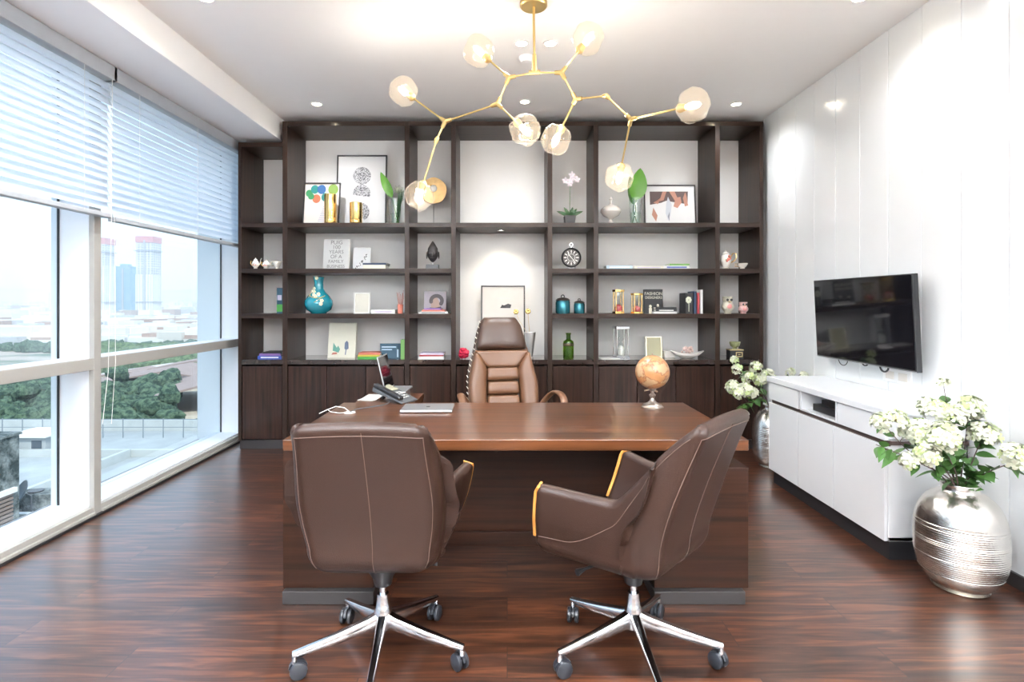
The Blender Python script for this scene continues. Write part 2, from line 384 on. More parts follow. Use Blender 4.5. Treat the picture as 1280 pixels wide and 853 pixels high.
for yy, row in ((1.4, 'just in front of the viewer'), (-.6, 'just behind the viewer'), (-2.0, 'at the far rear wall')):  # added downlights outside the view, put in to brighten the room
    for xx, sd_ in ((-1.3, 'window side'), (.2, 'middle'), (1.4, 'panelled wall side')): downlight(0, 0, 'added unseen fill downlight %s, %s of the room' % (row, sd_), D=yy, x=xx, energy=REAR_FILL*((.5 if xx < 1 else .1) if yy > 0 else 1))
for xx, sd_ in ((-1.9, 'window side'), (1.8, 'panelled wall side')):  # two added lamps out of view, bouncing fill light off the ceiling
    fl_ = thing('added_fill_lamp', 'unseen torchiere added as fill light behind the viewer, %s' % sd_, 'lamp', (xx, -1.5, 0))
    MB().lathe([(.14,0),(.14,.02),(.02,.03),(.012,.05),(.012,1.42),(.001,1.42)], 24).build('pole', M['brass'], fl_)
    MB().lathe([(.03,1.40),(.10,1.44),(.17,1.50),(.165,1.50),(.095,1.45),(.03,1.415)], 28, cap=False).build('lamp_shade', M['brass'], fl_)
    l = bpy.data.lights.new('added_uplight', 'SPOT'); l.energy = FILL_UPLIGHT*(1.25 if xx < 0 else .75); l.spot_size = R(150); l.spot_blend = 1; l.color = (.87,.93,1); l.shadow_soft_size = .1
    o = bpy.data.objects.new('added_uplight', l); col.objects.link(o); o.parent = fl_; o.location = (0, 0, 1.50); o.rotation_euler = (R(180), 0, 0)
sm = thing('smoke_detector', 'small white round detector on the ceiling behind the chandelier rod', 'smoke detector', (X(658, 4.1), 4.1, ZC))
MB().lathe([(.055,0),(.055,-.018),(.035,-.035),(.002,-.038)], 24).build('housing', M['ceil'], sm)
MB().tube([(-.012,-.035,-.026),(.012,-.035,-.026)], .006, 8).build('sensor', M['black'], sm)

ch = thing('chandelier', 'branching brass chandelier with eight glass bubble globes', 'chandelier', (X(667, 3.35), 3.35, ZC))
base = Vector(ch.location)
def W(px, py, D): return Vector((X(px, D), D, Z(py, D)))-base
T = W(668, 90.7, 3.35)
J = {1: W(636, 97, 3.36), 2: W(702, 91, 3.33), 3: W(622, 130, 3.40), 4: W(719.5, 124, 3.36), 5: W(556.5, 152, 3.50), 6: W(758, 120, 3.25), 7: W(788.5, 149, 3.35), 8: W(545.6, 175.3, 3.52)}
G = [(1, W(599, 64, 3.40), .093, 1), (2, W(735, 49, 3.30), .092, 1), (5, W(504.6, 114, 3.60), .092, 1), (7, W(866, 132, 3.05), .092, 1),
     (3, W(656.4, 163, 3.30), .092, 1), (4, W(695, 174.7, 3.35), .09, 1), (8, W(524.4, 244.6, 3.55), .092, 1), (7, W(774, 221.7, 3.58), .09, 1)]
MB().lathe([(.082,0),(.082,-.022),(.075,-.03),(.012,-.03)], 32).build('ceiling_canopy', M['brass'], ch)
MB().tube([(0,0,-.03), T+Vector((0,0,.06))], .0075, 10).tube([T+Vector((0,0,.11)), T], [.011,.017], 12).tube([T+Vector((-.034,0,-.002)), T+Vector((.034,0,.002))], .014, 12).build('rod', M['brass'], ch)
for a, c in ((T, J[1]), (T, J[2]), (J[1], J[3]), (J[2], J[4]), (J[3], J[5]), (J[4], J[6]), (J[6], J[7]), (J[5], J[8])):
    MB().tube([a, c], .0058, 8).build('arm', M['brass'], ch)
conn = {1: [T, J[3], G[0][1]], 2: [T, J[4], G[1][1]], 3: [J[1], J[5], G[4][1]], 4: [J[2], J[6], G[5][1]], 5: [J[3], J[8], G[2][1]], 6: [J[4], J[7]], 7: [J[6], G[3][1], G[7][1]], 8: [J[5], G[6][1]]}
for k, tg in conn.items():
    mbb = MB(); mbb.ball(J[k], .015, 14, 8)
    for t in tg: mbb.tube([J[k], J[k]+(t-J[k]).normalized()*(.042 if k not in (6, 8) else .022)], [.015, .0115], 10)
    mbb.build('joint', M['brass'], ch)
gm = glassy('amber_bubble_glass', (1,.97,.92), .8, .03)
nt = gm.node_tree; tl = nt.nodes.new('ShaderNodeBsdfTranslucent'); tl.inputs[0].default_value = (1,.86,.68,1); mx2 = nt.nodes.new('ShaderNodeMixShader'); mx2.inputs[0].default_value = .035
om = nt.nodes['Material Output']; src = om.inputs[0].links[0].from_socket; nt.links.new(src, mx2.inputs[1]); nt.links.new(tl.outputs[0], mx2.inputs[2]); nt.links.new(mx2.outputs[0], om.inputs[0])
bulbm = mat('bulb_glow', (1,.74,.42), .4, emit=9)
for i, (j, gp, rr, _) in enumerate(G):
    d = (gp-J[j]).normalized(); s0 = gp-d*rr*.93
    arm = MB().tube([J[j], s0], .0058, 8).build('arm', M['brass'], ch)
    MB().tube([s0-d*.012, s0+d*.004, s0+d*.02, s0+d*.045], [.012, .026, .024, .017], 16).build('socket', M['brass'], ch)
    sd_ = i*3.1
    def fn(p, gp=gp, sd_=sd_, rr=rr):
        q = (p-gp).normalized(); n = noise.noise(q*1.6+Vector((sd_, sd_*2, 1)))*.16 + noise.noise(q*4+Vector((sd_, 5, 1)))*.04
        return p+(p-gp)*n
    MB().ball(gp, rr, 28, 18, fn=fn).build('glass_globe', gm, ch)
    bp = [gp-d*.04, gp-d*.02, gp+d*.01, gp+d*.035, gp+d*.048]
    MB().tube(bp, [.011, .018, .021, .015, .004], 12).build('bulb', bulbm, ch)
    l = bpy.data.lights.new('bulb', 'POINT'); l.energy = BULB*(.35 if i < 2 else .8 if i == 3 else 1); l.color = (1,.95,.89); l.shadow_soft_size = .03
    o = bpy.data.objects.new('bulb_light', l); col.objects.link(o); o.parent = ch; o.location = gp

# ------------------------------------------------------------------ desk
dk = thing('executive_desk', 'large walnut executive desk in the middle of the room', 'desk', (0, 0, 0))
DF = 2.628; ZD = .758; xl, xr = -1.054, 1.134
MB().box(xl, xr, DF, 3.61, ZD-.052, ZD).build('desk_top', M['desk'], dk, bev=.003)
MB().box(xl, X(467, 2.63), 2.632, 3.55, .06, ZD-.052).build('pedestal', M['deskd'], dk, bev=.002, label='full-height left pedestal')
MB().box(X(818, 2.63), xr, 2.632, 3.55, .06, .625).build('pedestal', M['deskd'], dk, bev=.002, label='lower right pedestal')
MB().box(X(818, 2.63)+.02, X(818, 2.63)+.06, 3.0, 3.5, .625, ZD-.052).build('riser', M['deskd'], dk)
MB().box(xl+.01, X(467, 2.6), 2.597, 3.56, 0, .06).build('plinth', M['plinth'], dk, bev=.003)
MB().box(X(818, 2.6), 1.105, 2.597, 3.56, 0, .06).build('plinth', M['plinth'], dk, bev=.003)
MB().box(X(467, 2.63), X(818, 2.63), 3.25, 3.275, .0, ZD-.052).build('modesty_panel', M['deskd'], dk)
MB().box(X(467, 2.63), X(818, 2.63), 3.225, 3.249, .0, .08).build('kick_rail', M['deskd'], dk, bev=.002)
rt = thing('desk_return', 'low walnut side return table behind the left end of the desk', 'side table', (-.79, 3.83, 0))
MB().box(-.195, .195, -.215, .17, ZD-.04, ZD-.002).build('table_top', M['desk'], rt, bev=.002)
for sx in (-1, 1): MB().box(sx*.18-.012, sx*.18+.012, -.2, .16, 0, ZD-.04).build('side_panel', M['deskd'], rt)
# ------------------------------------------------------------------ visitor chairs
def sstep(a, b, x):
    t = max(0, min(1, (x-a)/(b-a))); return t*t*(3-2*t)
ARM_Y = .255
def shell_pt(u, v):
    """u in -1..1 from left arm front round the back to the right arm front, v 0..1 from underside up to the rim"""
    s = 1 if u >= 0 else -1; a = abs(u)
    top = .975*(1-sstep(.40, .60, a)) + .675*sstep(.40, .60, a) + .012*sstep(.6, 1, a) - .012*(a/.4)**2*(a < .4)
    # plan outline at rim level of the bucket: back flat part, rounded corner, arm side
    if a < .30: px, py, = a/.30*.190, -.225
    elif a < .52:
        t = (a-.30)/.22*pi/2; px, py = .190+.062*sin(t), -.225+.10*(1-cos(t))
    else:
        t = (a-.52)/.48; px, py = .252+.04*t, -.125+(ARM_Y+.125)*t
    t_a = (a-.52)/.48
    base = (px*.32, max(-.06, min(.20, py*.8)))
    vb = .34
    if v < vb:
        t = v/vb*pi/2; k = sin(t)**.78
        x = base[0]+(px*.98-base[0])*k; y = base[1]+(py-base[1])*k
        z = .40+(.535-.40)*(1-cos(t))**1.2*(.85 if a < .5 else .62)
        zc = z
    else:
        t = (v-vb)/(1-vb)
        z0 = .40+.135*(.85 if a < .5 else .62)
        z = z0+(top-z0)*t
        f = (z-z0)
        lean = -.155*(f**1.25)/.45**1.25
        wt = sstep(.62, .46, a)                     # 1 on the back, 0 on arms
        flare = (.006+.052*max(0, t_a))*sin(min(1, f/.3)*pi/2)
        x = px*.98 + px*.02*min(1, f/.08) + (flare*(1-wt)*1) + wt*px/.245*(.018*sin(min(1, f/.22)*pi/2)-.022*sstep(.15, .46, f))
        y = py + lean*sstep(.62, .40, a)
        if a > .8: y += -.05*(f/.2)*(a-.8)/.2
    return Vector((s*x, y, z))
def solid_surface(fn, nu, nv, th, u0=-1, u1=1, v0=0, v1=1, thf=None, rimv=True):
    mb = MB(); P = []; N = []
    for i in range(nu+1):
        for j in range(nv+1):
            u = u0+(u1-u0)*i/nu; v = v0+(v1-v0)*j/nv; e = 1e-3
            p = fn(u, v); du = fn(min(1, u+e), v)-fn(max(-1, u-e), v); dv = fn(u, min(1, v+e))-fn(u, max(0, v-e))
            n = du.cross(dv); n = n.normalized() if n.length > 1e-12 else Vector((0,0,1))
            P.append(p); N.append(n)
    w = nv+1
    def off(k): return th*(thf(k // w/nu, (k % w)/nv) if thf else 1)
    outer = P; inner = [P[k]-N[k]*off(k)*sgn for k in range(len(P)) for sgn in (1,)]
    mid = []
    vs = list(outer)+list(inner); n0 = len(P); fs = []
    for i in range(nu):
        for j in range(nv):
            a = i*w+j; fs.append((a, a+w, a+w+1, a+1)); fs.append((n0+a, n0+a+1, n0+a+w+1, n0+a+w))
    # rounded rims
    rim = [j for j in range(w)]+[i*w+nv for i in range(1, nu+1)]+[nu*w+j for j in range(nv-1, -1, -1)]+[i*w for i in range(nu-1, 0, -1)]
    L = len(rim); cx_ = []
    for q, k in enumerate(rim):
        i, j = divmod(k, w)
        if j == nv and 0 < i < nu: d = (P[k]-P[k-1]).normalized()
        elif i == 0: d = (P[k]-P[k+w]).normalized()
        elif i == nu: d = (P[k]-P[k-w]).normalized()
        else: d = (P[k]-P[k+1]).normalized()
        if (i in (0, nu)) and j == nv: d = (d+(P[k]-P[k-1]).normalized()).normalized()
        c = (P[k]+inner[k])/2; h = (P[k]-c)
        for t in (50, 90, 130):
            vs.append(c+h*cos(R(t))+d*h.length*.9*sin(R(t)))
        cx_.append(len(vs)-3)
    for q in range(L):
        r = (q+1) % L; k, k2 = rim[q], rim[r]; a, b_ = cx_[q], cx_[r]
        ch_ = [k, a, a+1, a+2, n0+k]; c2 = [k2, b_, b_+1, b_+2, n0+k2]
        for t in range(4): fs.append((ch_[t], c2[t], c2[t+1], ch_[t+1]))
    mb.add(vs, fs, 0, True); return mb, P, N, w
def star_base(root, rot, Rr=.345, tilt=0):
    """five aluminium legs with twin-wheel castors under a gas lift"""
    hub = MB().lathe([(.0,.115),(.028,.115),(.032,.13),(.034,.19),(.027,.205),(.0225,.255),(.0,.255)], 24, cap=False)
    hub.build('hub', M['chrome'], root)
    MB().lathe([(.013,.25),(.013,.31)], 16).build('gas_lift', M['chrome'], root)
    MB().lathe([(.02,.285),(.034,.292),(.04,.32),(.055,.345),(.058,.385),(.02,.39)], 24).build('mechanism', M['black'], root)
    for k in range(5):
        a = rot+2*pi*k/5; Mx = Matrix.Rotation(a, 4, 'Z')
        rings = []
        for t in (0, .12, .5, .9, 1.0):
            r = .02+(Rr-.01-.02)*t; zt = .188-.088*t**.8; hgt = .062-.036*t if t < 1 else .022; wd = .021-.0085*t
            pr = []
            for q in range(12):
                th = 2*pi*q/12; cx_, sx_ = cos(th), sin(th)
                pr.append((r, wd*(abs(cx_)**.6)*(1 if cx_ > 0 else -1)*(1 if sx_ > -.2 else .75), zt-hgt/2+hgt/2*(abs(sx_)**.7)*(1 if sx_ > 0 else -1)))
            rings.append(pr)
        leg = MB().loft(rings, M=Mx); leg.tube([(Rr-.018,0,.095),(Rr-.018,0,.055)], .010, 10, M=Mx)
        lo_ = leg.build('leg', M['chrome'], root)
        sw = a+random.uniform(-.9, .9); Mc = Matrix.Translation((Rr*cos(a)*.945, Rr*sin(a)*.945, 0)) @ Matrix.Rotation(sw, 4, 'Z')
        c = MB()
        for s in (-1, 1):
            Mw = Mc @ Matrix.Translation((-.012, s*.016, .032)) @ Matrix.Rotation(pi/2, 4, 'X')
            c.lathe([(.001,-.010),(.024,-.010),(.031,-.006),(.032,0),(.031,.006),(.024,.010),(.001,.010)], 22, M=Mw)
        c.tube([(-.012,-.02,.032),(-.012,.02,.032)], .007, 8, M=Mc)
        c.loft([[(-.012+.034*cos(t), y, .034+.034*sin(t)) for t in [pi*.05+pi*.9*q/8 for q in range(9)]]+[(-.012+.026*cos(t), y, .034+.026*sin(t)) for t in [pi*.95-pi*.9*q/8 for q in range(9)]] for y in (-.005, .005)], M=Mc)
        c.build('castor', M['wheel'], lo_)
def visitor_chair(lab, loc, rz, base_rot):
    root = thing('visitor_chair', lab, 'chair', loc, rz, 'low-back visitor chairs in front of the desk')
    mb, P, N, w = solid_surface(shell_pt, 120, 44, .05)
    mb.build('shell', M['leather'], root, sharp=80)
    e = .0012
    def on(u, v, out=e):
        p = shell_pt(u, v); q = 1e-3
        n = (shell_pt(min(1,u+q), v)-shell_pt(max(-1,u-q), v)).cross(shell_pt(u, min(1,v+q))-shell_pt(u, max(0,v-q))).normalized()
        return p+n*out
    s = MB()
    s.tube([on(0.02, .1+.9*k/40) for k in range(41)], .0012, 5)
    for sg in (-1, 1):
        s.tube([on(sg*(.36-.0*k), .22+.765*k/40) for k in range(41)], .0016, 5)
        s.tube([on(sg*(.42+.575*k/40), .985-.50*sstep(0, .75, k/40)-.10*k/40) for k in range(41)], .0013, 5)
    s.tube([on(-.36+.72*k/40, .985) for k in range(41)], .0016, 5)
    s.build('stitching', M['stitch'], root)
    # honey wood bands on the two arm fronts
    for sg in (-1, 1):
        ww = MB(); rings = []
        for k in range(15):
            v = .36+.64*k/14; p = shell_pt(sg*1.0, v); pin = shell_pt(sg*1.0, v)
            q = 1e-3
            n = (shell_pt(sg*1.0, v)-shell_pt(sg*(1-q), v)).cross(shell_pt(sg*1, min(1,v+q))-shell_pt(sg*1, v-q)).normalized()*sg
            if sg < 0: n = n
            if n.x*sg < 0: n = -n
            c = p-n*.0225+Vector((0,.018,0))
            rings.append([c+n*.0245+Vector((0,-.008,0)), c+n*.0245+Vector((0,.006,0)), c-n*.0245+Vector((0,.006,0)), c-n*.0245+Vector((0,-.008,0))])
        last = rings[-1]; rings.append([p_+Vector((0,-.012,.020)) for p_ in last])
        ww.loft(rings, smooth=False).build('wood_edge', M['orangewood'], root, bev=.004)
    # seat cushion and front apron
    sc = MB(); rings = []
    for k, (f, z) in enumerate([(.90,.425),(.97,.44),(1,.465),(.985,.49),(.93,.505),(.6,.515),(.05,.518)]):
        rings.append([(Vector((.222*(abs(cos(t))**.45)*(1 if cos(t) > 0 else -1)*f, .03+(.235*(abs(sin(t))**.45)*(1 if sin(t) > 0 else -1))*f, z))) for t in [2*pi*q/40 for q in range(40)]])
    sc.loft(rings).build('seat_cushion', M['leather'], root, sharp=80)
    MB().box(-.16, .16, -.08, .23, .405, .43).build('seat_pan', M['black'], root, bev=.01)
    MB().tube([(.02,.0,.37),(.15,.02,.365),(.21,.03,.36)], [.006,.006,.012], 8).tube([(-.02,.08,.37),(-.16,.12,.365),(-.2,.13,.36)], [.006,.006,.014], 8).build('lever', M['black'], root)
    MB().box(-.07, .07, -.05, .12, .375, .41).build('tilt_box', M['black'], root, bev=.008)
    star_base(root, base_rot-rz)
    return root
visitor_chair('brown leather visitor chair seen squarely from behind, left of the two', (-.49, 2.21, 0), R(0), R(-90+4))
visitor_chair('brown leather visitor chair turned to the left, showing honey wood arm edges', (.50, 2.22, 0), R(48), R(-90+4))

# ------------------------------------------------------------------ executive chair behind the desk
def puff(rows, th, yfn, nz=18, nx=20, px=3.2, pz=4, back=None):
    """pillow from an outline of rows (z, xl, xr); front towards -y"""
    def at(z):
        for (z0, a0, b0), (z1, a1, b1) in zip(rows[:-1], rows[1:]):
            if z <= z1+1e-9:
                t = (z-z0)/(z1-z0); return a0+(a1-a0)*t, b0+(b1-b0)*t
        return rows[-1][1], rows[-1][2]
    mb = MB(); z0, z1 = rows[0][0], rows[-1][0]; vs = []; fs = []
    for i in range(nz+1):
        t = -cos(pi*i/nz); z = z0+(z1-z0)*(t+1)/2; a, b_ = at(z)
        sh = (1-abs(t)**pz)**(1/pz); a2 = (a+b_)/2-(b_-a)/2*(.86+.14*sh); b2 = (a+b_)/2+(b_-a)/2*(.86+.14*sh)
        for j in range(nx+1):
            s = -cos(pi*j/nx); x = (a2+b2)/2+(b2-a2)/2*s
            h = th*(max(0, 1-abs(s)**px))**(1/px)*sh
            vs.append((x, yfn(x, z)-h, z))
    n0 = len(vs)
    vs += [(p[0], yfn(p[0], p[2])+(back or .004), p[2]) for p in vs[:n0]]
    w = nx+1
    for i in range(nz):
        for j in range(nx):
            k = i*w+j; fs.append((k, k+1, k+w+1, k+w)); fs.append((n0+k, n0+k+w, n0+k+w+1, n0+k+1))
    for j in range(nx): fs.append((j, n0+j, n0+j+1, j+1)); k = nz*w+j; fs.append((k, k+1, n0+k+1, n0+k))
    for i in range(nz): k = i*w; fs.append((k, k+w, n0+k+w, n0+k)); k = i*w+nx; fs.append((k, n0+k, n0+k+w, k+w))
    mb.add(vs, fs, 0, True); return mb
ex = thing('executive_chair', 'tall tan leather executive chair behind the desk', 'chair', (-.005, 4.20, 0), R(11))
def yb(x, z): return .10+.22*(z-.5)+ .12*abs(x)**1.6*(-2.2)
# frame shell behind all cushions
puff([(.44,-.20,.20),(.62,-.25,.25),(.80,-.275,.275),(.95,-.245,.245),(1.03,-.215,.215),(1.16,-.19,.19),(1.27,-.15,.15)], .02, lambda x, z: yb(x, z)+.045, back=.05).build('back_shell', M['tand'], ex, sharp=80)
puff([(1.035,-.205,.205),(1.10,-.195,.195),(1.22,-.165,.165),(1.285,-.13,.13)], .085, lambda x, z: yb(x, z)+.03, back=.03).build('headrest', M['tand'], ex, sharp=80)
puff([(.90,-.12,.12),(.955,-.165,.165),(1.03,-.215,.215)], .055, lambda x, z: yb(x, z)+.01, px=6, pz=6, back=.03).build('upper_back_cushion', M['tan'], ex, sharp=80)
for s in (-1, 1):
    rr_ = [(.47,-.235,-.13),(.62,-.27,-.132),(.78,-.272,-.13),(.88,-.25,-.12),(.94,-.235,-.14),(1.015,-.216,-.195)]
    if s > 0: rr_ = [(z, -b_, -a) for z, a, b_ in rr_]
    puff(rr_, .075, lambda x, z: yb(x, z)+.012, pz=8, back=.03).build('side_bolster', M['tan'], ex, sharp=80)
for (z0, z1) in ((.80,.905),(.695,.797),(.59,.692)):
    puff([(z0,-.128,.128),(z1,-.122,.122)], .05, lambda x, z: yb(x, z)+.005, px=6, pz=3, nz=10, back=.02).build('lumbar_cushion', M['tan'], ex, sharp=80)
st = MB()
for k in range(16):
    z = .62+.026*k*1.6
    for s in (-1,):
        hw = .268 if z < .82 else .268-(z-.82)*.27
        st.tube([(s*(hw+.006), yb(hw, z)+.01, z), (s*(hw+.012), yb(hw, z)+.045, z+.012)], .003, 6)
st.build('lacing', M['cream'], ex)
sc = MB(); rings = []
for f, z in [(.88,.42),(.97,.435),(1,.46),(.985,.495),(.93,.515),(.6,.53),(.05,.533)]:
    rings.append([Vector((.26*(abs(cos(t))**.5)*(1 if cos(t) > 0 else -1)*f, -.15+(.26*(abs(sin(t))**.5)*(1 if sin(t) > 0 else -1))*f, z)) for t in [2*pi*q/36 for q in range(36)]])
sc.loft(rings).build('seat_cushion', M['tan'], ex, sharp=80)
for s in (-1, 1):
    path = [(s*.27,.02,.62),(s*.325,-.01,.70),(s*.355,-.07,.738),(s*.365,-.20,.742),(s*.36,-.30,.715),(s*.35,-.345,.65),(s*.31,-.35,.56),(s*.25,-.30,.46)]
    pts = []
    for a, c in zip(path[:-1], path[1:]):
        for q in range(4): pts.append(Vector(a).lerp(Vector(c), q/4))
    pts.append(Vector(path[-1]))
    for _ in range(3): pts = [pts[0]]+[(pts[i-1]+pts[i]*2+pts[i+1])/4 for i in range(1, len(pts)-1)]+[pts[-1]]
    a_ = MB(); rings = []
    for i, p in enumerate(pts):
        t = (pts[min(i+1, len(pts)-1)]-pts[max(0, i-1)]).normalized(); sx = Vector((1,0,0)); n = t.cross(sx).normalized()
        rings.append([p+sx*.027*cos(q)*(1)+n*.014*sin(q) for q in [2*pi*z/12 for z in range(12)]])
    a_.loft(rings).build('armrest', M['tan'], ex, sharp=80)
MB().box(-.12, .12, -.27, -.02, .36, .425).build('mechanism_plate', M['black'], ex, bev=.01)
star_base(ex, R(20)); 

# ------------------------------------------------------------------ television
tv = thing('television', 'black flat screen television on the white panelled wall', 'television', (2.39, 3.815, 1.281), (0, 0, 0))
tilt = Matrix.Rotation(R(-2.7), 4, 'Y')
MB().box(-.0, .035, -.53, .53, -.293, .293, M=tilt).box(.035, .06, -.4, .4, -.22, .15, M=tilt).build('housing', M['black'], tv, bev=.004)
MB().box(-.003, -.0005, -.52, .52, -.278, .286, M=tilt).build('screen', M['screen'], tv)
MB().box(-.002, -.0002, -.53, .53, -.291, -.286, M=tilt).build('trim_strip', M['alu'], tv)
MB().box(.04, .118, -.15, .15, -.12, .12).build('wall_bracket', M['black'], tv)
MB().tube([(.03, .22+.055*cos(t), -.285-.045*sin(t)) for t in [pi*k/14 for k in range(15)]], .003, 6).build('cable', M['black'], tv)
MB().tube([(.03, -.22+.04*cos(t), -.29+.032*sin(t)) for t in [2*pi*k/18 for k in range(19)]], .006, 6).build('cable', M['black'], tv)
MB().tube([(.035, -.02+.03*cos(t), -.285-.02*sin(t)) for t in [pi*k/10 for k in range(11)]], .005, 6).build('cable', M['black'], tv)
ws = thing('wall_socket', 'white wall socket plate below the television', 'socket', (XR, 3.60, .93))
MB().box(-.009, 0, -.13, .13, -.045, .045).build('plate', M['white'], ws, bev=.003)
MB().box(-.011, -.009, -.10, -.02, -.025, .025).box(-.011, -.009, .02, .10, -.025, .025).build('module', M['ceram'], ws, bev=.002)

# ------------------------------------------------------------------ wall console
cs = thing('media_console', 'long white wall console with dark handle strips', 'cabinet', (2.05, 0, 0))
y0, y1 = 3.04, 4.39; d0 = [X(0,1)]*0
ya, yb_ = 2.05*F/(1041.4-CX), 2.05*F/(997-CX)           # door seams 3.522, 3.953
lac = mat('white_lacquer', (.84,.86,.88), .22, var=.01, coat=.5)
W_ = XR-2.05-.006
MB().box(-.012, W_, y0-.012, y1+.01, .787, .828).build('top', lac, cs, bev=.003)
MB().box(.02, W_, y0+.0, y0+.02, .105, .625).box(.02, W_, y0, y0+.02, .652, .785).box(.025, W_, y0, y0+.018, .62, .66).build('end_panel', lac, cs, bev=.001)
MB().box(.02, W_, y1-.02, y1, .105, .785).box(W_-.015, W_, y0, y1, .105, .785).box(.02, W_, y0, y1, .105, .125).build('carcass', lac, cs)
MB().box(.022, W_, y0+.02, yb_+.01, .625, .650).box(.018, .03, y0-.003, y1-.02, .622, .652).box(.03, W_, y0-.004, y0+.004, .628, .650).build('handle_strip', mat('dark_brown_strip', (.07,.045,.04), .35), cs)
for a, c in ((y0+.003, ya-.003), (ya+.003, yb_-.003), (yb_+.003, y1-.003)):
    MB().box(0, .018, a, c, .105, .624).build('door', lac, cs, bev=.0015)
for a, c in ((y0+.003, ya-.045), (yb_+.0, y1-.003)):
    MB().box(0, .018, a, c, .652, .783).build('drawer_front', lac, cs, bev=.0015)
MB().box(0, .42, ya-.04, ya-.022, .652, .787).box(0, .42, yb_-.05, yb_-.03, .652, .787).box(.0, .42, ya-.022, yb_-.05, .652, .664).build('niche_divider', lac, cs)
MB().box(.03, W_, y0+.01, y1-.02, 0, .105).build('plinth', M['rubber'], cs)
sb = thing('set_top_box', 'black set-top box inside the console niche', 'device', (2.05+.13, 3.66, .664))
MB().box(-.09, .12, -.13, .17, .004, .05).build('body', M['black'], sb, bev=.004)
MB().box(-.06, .1, -.1, .12, .05, .085).build('upper_box', M['black'], sb, bev=.004)

# ------------------------------------------------------------------ silver vases and hydrangea
def vase_prof(Rm, Hh, rn):
    pr = [(Rm*.45, 0), (Rm*.62, .006)]; n = 150
    for k in range(1, n):
        t = k/n; z = .006+(Hh*.93-.006)*t
        q = -.93+1.90*t; r = Rm*(1-abs(q)**2.7)**(1/2.5)
        r = max(r, Rm*.45 if t < .5 else rn)
        if .14 < t < .70: r += Rm*.008*sin(2*pi*t*46)*(1+.3*sin(t*40))
        pr.append((r, z))
    pr += [(rn, Hh*.945), (rn*.97, Hh*.97), (rn*1.06, Hh*.99), (rn*1.04, Hh), (rn*.93, Hh*.995), (rn*.88, Hh*.95), (rn*1.1, Hh*.85), (Rm*.7, Hh*.6), (.01, Hh*.5)]
    return pr
sil = nodes('ribbed_silver')
def vase(lab, loc, Rm, Hh, rn):
    r = MB().lathe(vase_prof(Rm, Hh, rn), 64, wob=lambda a, z: 1+.004*sin(3*a+z*20)).build('silver_vase', M['silver'], sharp=70)
    r.location = loc; return tag(r, lab, 'vase', 'ribbed silver floor vases')
vb_ = (2.235, 2.765, 0)
vb_ = (X(1200, 2.76), 2.76, 0)
vase('large ribbed silver vase on the floor at the near end of the console', vb_, .190, .515, .078)
vs_ = (X(963, 4.80), 4.80, 0)
vase('ribbed silver floor vase behind the far end of the console', vs_, .147, .53, .058)

def leaf(mb, base, d, L, Wd, mi=0, droop=.15):
    d = d.normalized(); side = d.cross(Vector((0,0,1))); side = side.normalized() if side.length > .05 else Vector((1,0,0))
    up = side.cross(d).normalized(); th = random.uniform(-.8, .8); side, up = side*cos(th)+up*sin(th), up*cos(th)-side*sin(th)
    rows = []; n = 6
    for k in range(n+1):
        t = k/n; wd = Wd*.5*sin(pi*min(1, t*1.02+.02)**.8)
        c = base+d*L*t-Vector((0,0,1))*droop*L*t*t
        rows.append([c-side*wd+up*wd*.25, c, c+side*wd+up*wd*.25])
    vs = [p for r in rows for p in r]; fs = []
    for k in range(n):
        for j in range(2): a = k*3+j; fs.append((a, a+1, a+4, a+3))
    off = up*.0007; m0 = len(vs); vs2 = vs+[p-off for p in vs]; fs += [(m0+a, m0+d_, m0+c_, m0+b_) for (a, b_, c_, d_) in list(fs)]
    mb.add(vs2, fs, mi, True)
def floret(mb, c, n, s, mi):
    n = n.normalized(); a = n.cross(Vector((.3,.5,.8))).normalized(); b_ = n.cross(a); r0 = random.uniform(0, 6)
    for k in range(4):
        t = r0+k*pi/2; d = a*cos(t)+b_*sin(t); e = a*-sin(t)+b_*cos(t)
        cur = random.uniform(.1, .5)
        vs = [c, c+d*s*.35+e*s*.28+n*s*.1, c+d*s*.8+e*s*.36+n*s*(.1+cur*.3), c+d*s*1.02+n*s*(.05+cur*.4), c+d*s*.8-e*s*.36+n*s*(.1+cur*.3), c+d*s*.35-e*s*.28+n*s*.1, c+d*s*.6+n*s*.12]
        vs += [p-n*.0008 for p in vs]
        fs = [(0,1,6),(1,2,6),(2,3,6),(3,4,6),(4,5,6),(5,0,6)]; fs += [(x+7, z+7, y+7) for x, y, z in fs]
        mb.add(vs, fs, mi, True)
def blossom_cluster(mb, c, r, axis, count, s):
    for _ in range(count):
        v = Vector((random.gauss(0,1), random.gauss(0,1), random.gauss(0,1))).normalized()
        if v.dot(axis) < -.35: v = v-axis*2*v.dot(axis)
        rr = r*random.uniform(.72, 1.05); p = c+v*rr
        floret(mb, p, v+Vector((0,0,.15)), s*random.uniform(.8, 1.15), 1 if random.random() < .22 else 0)
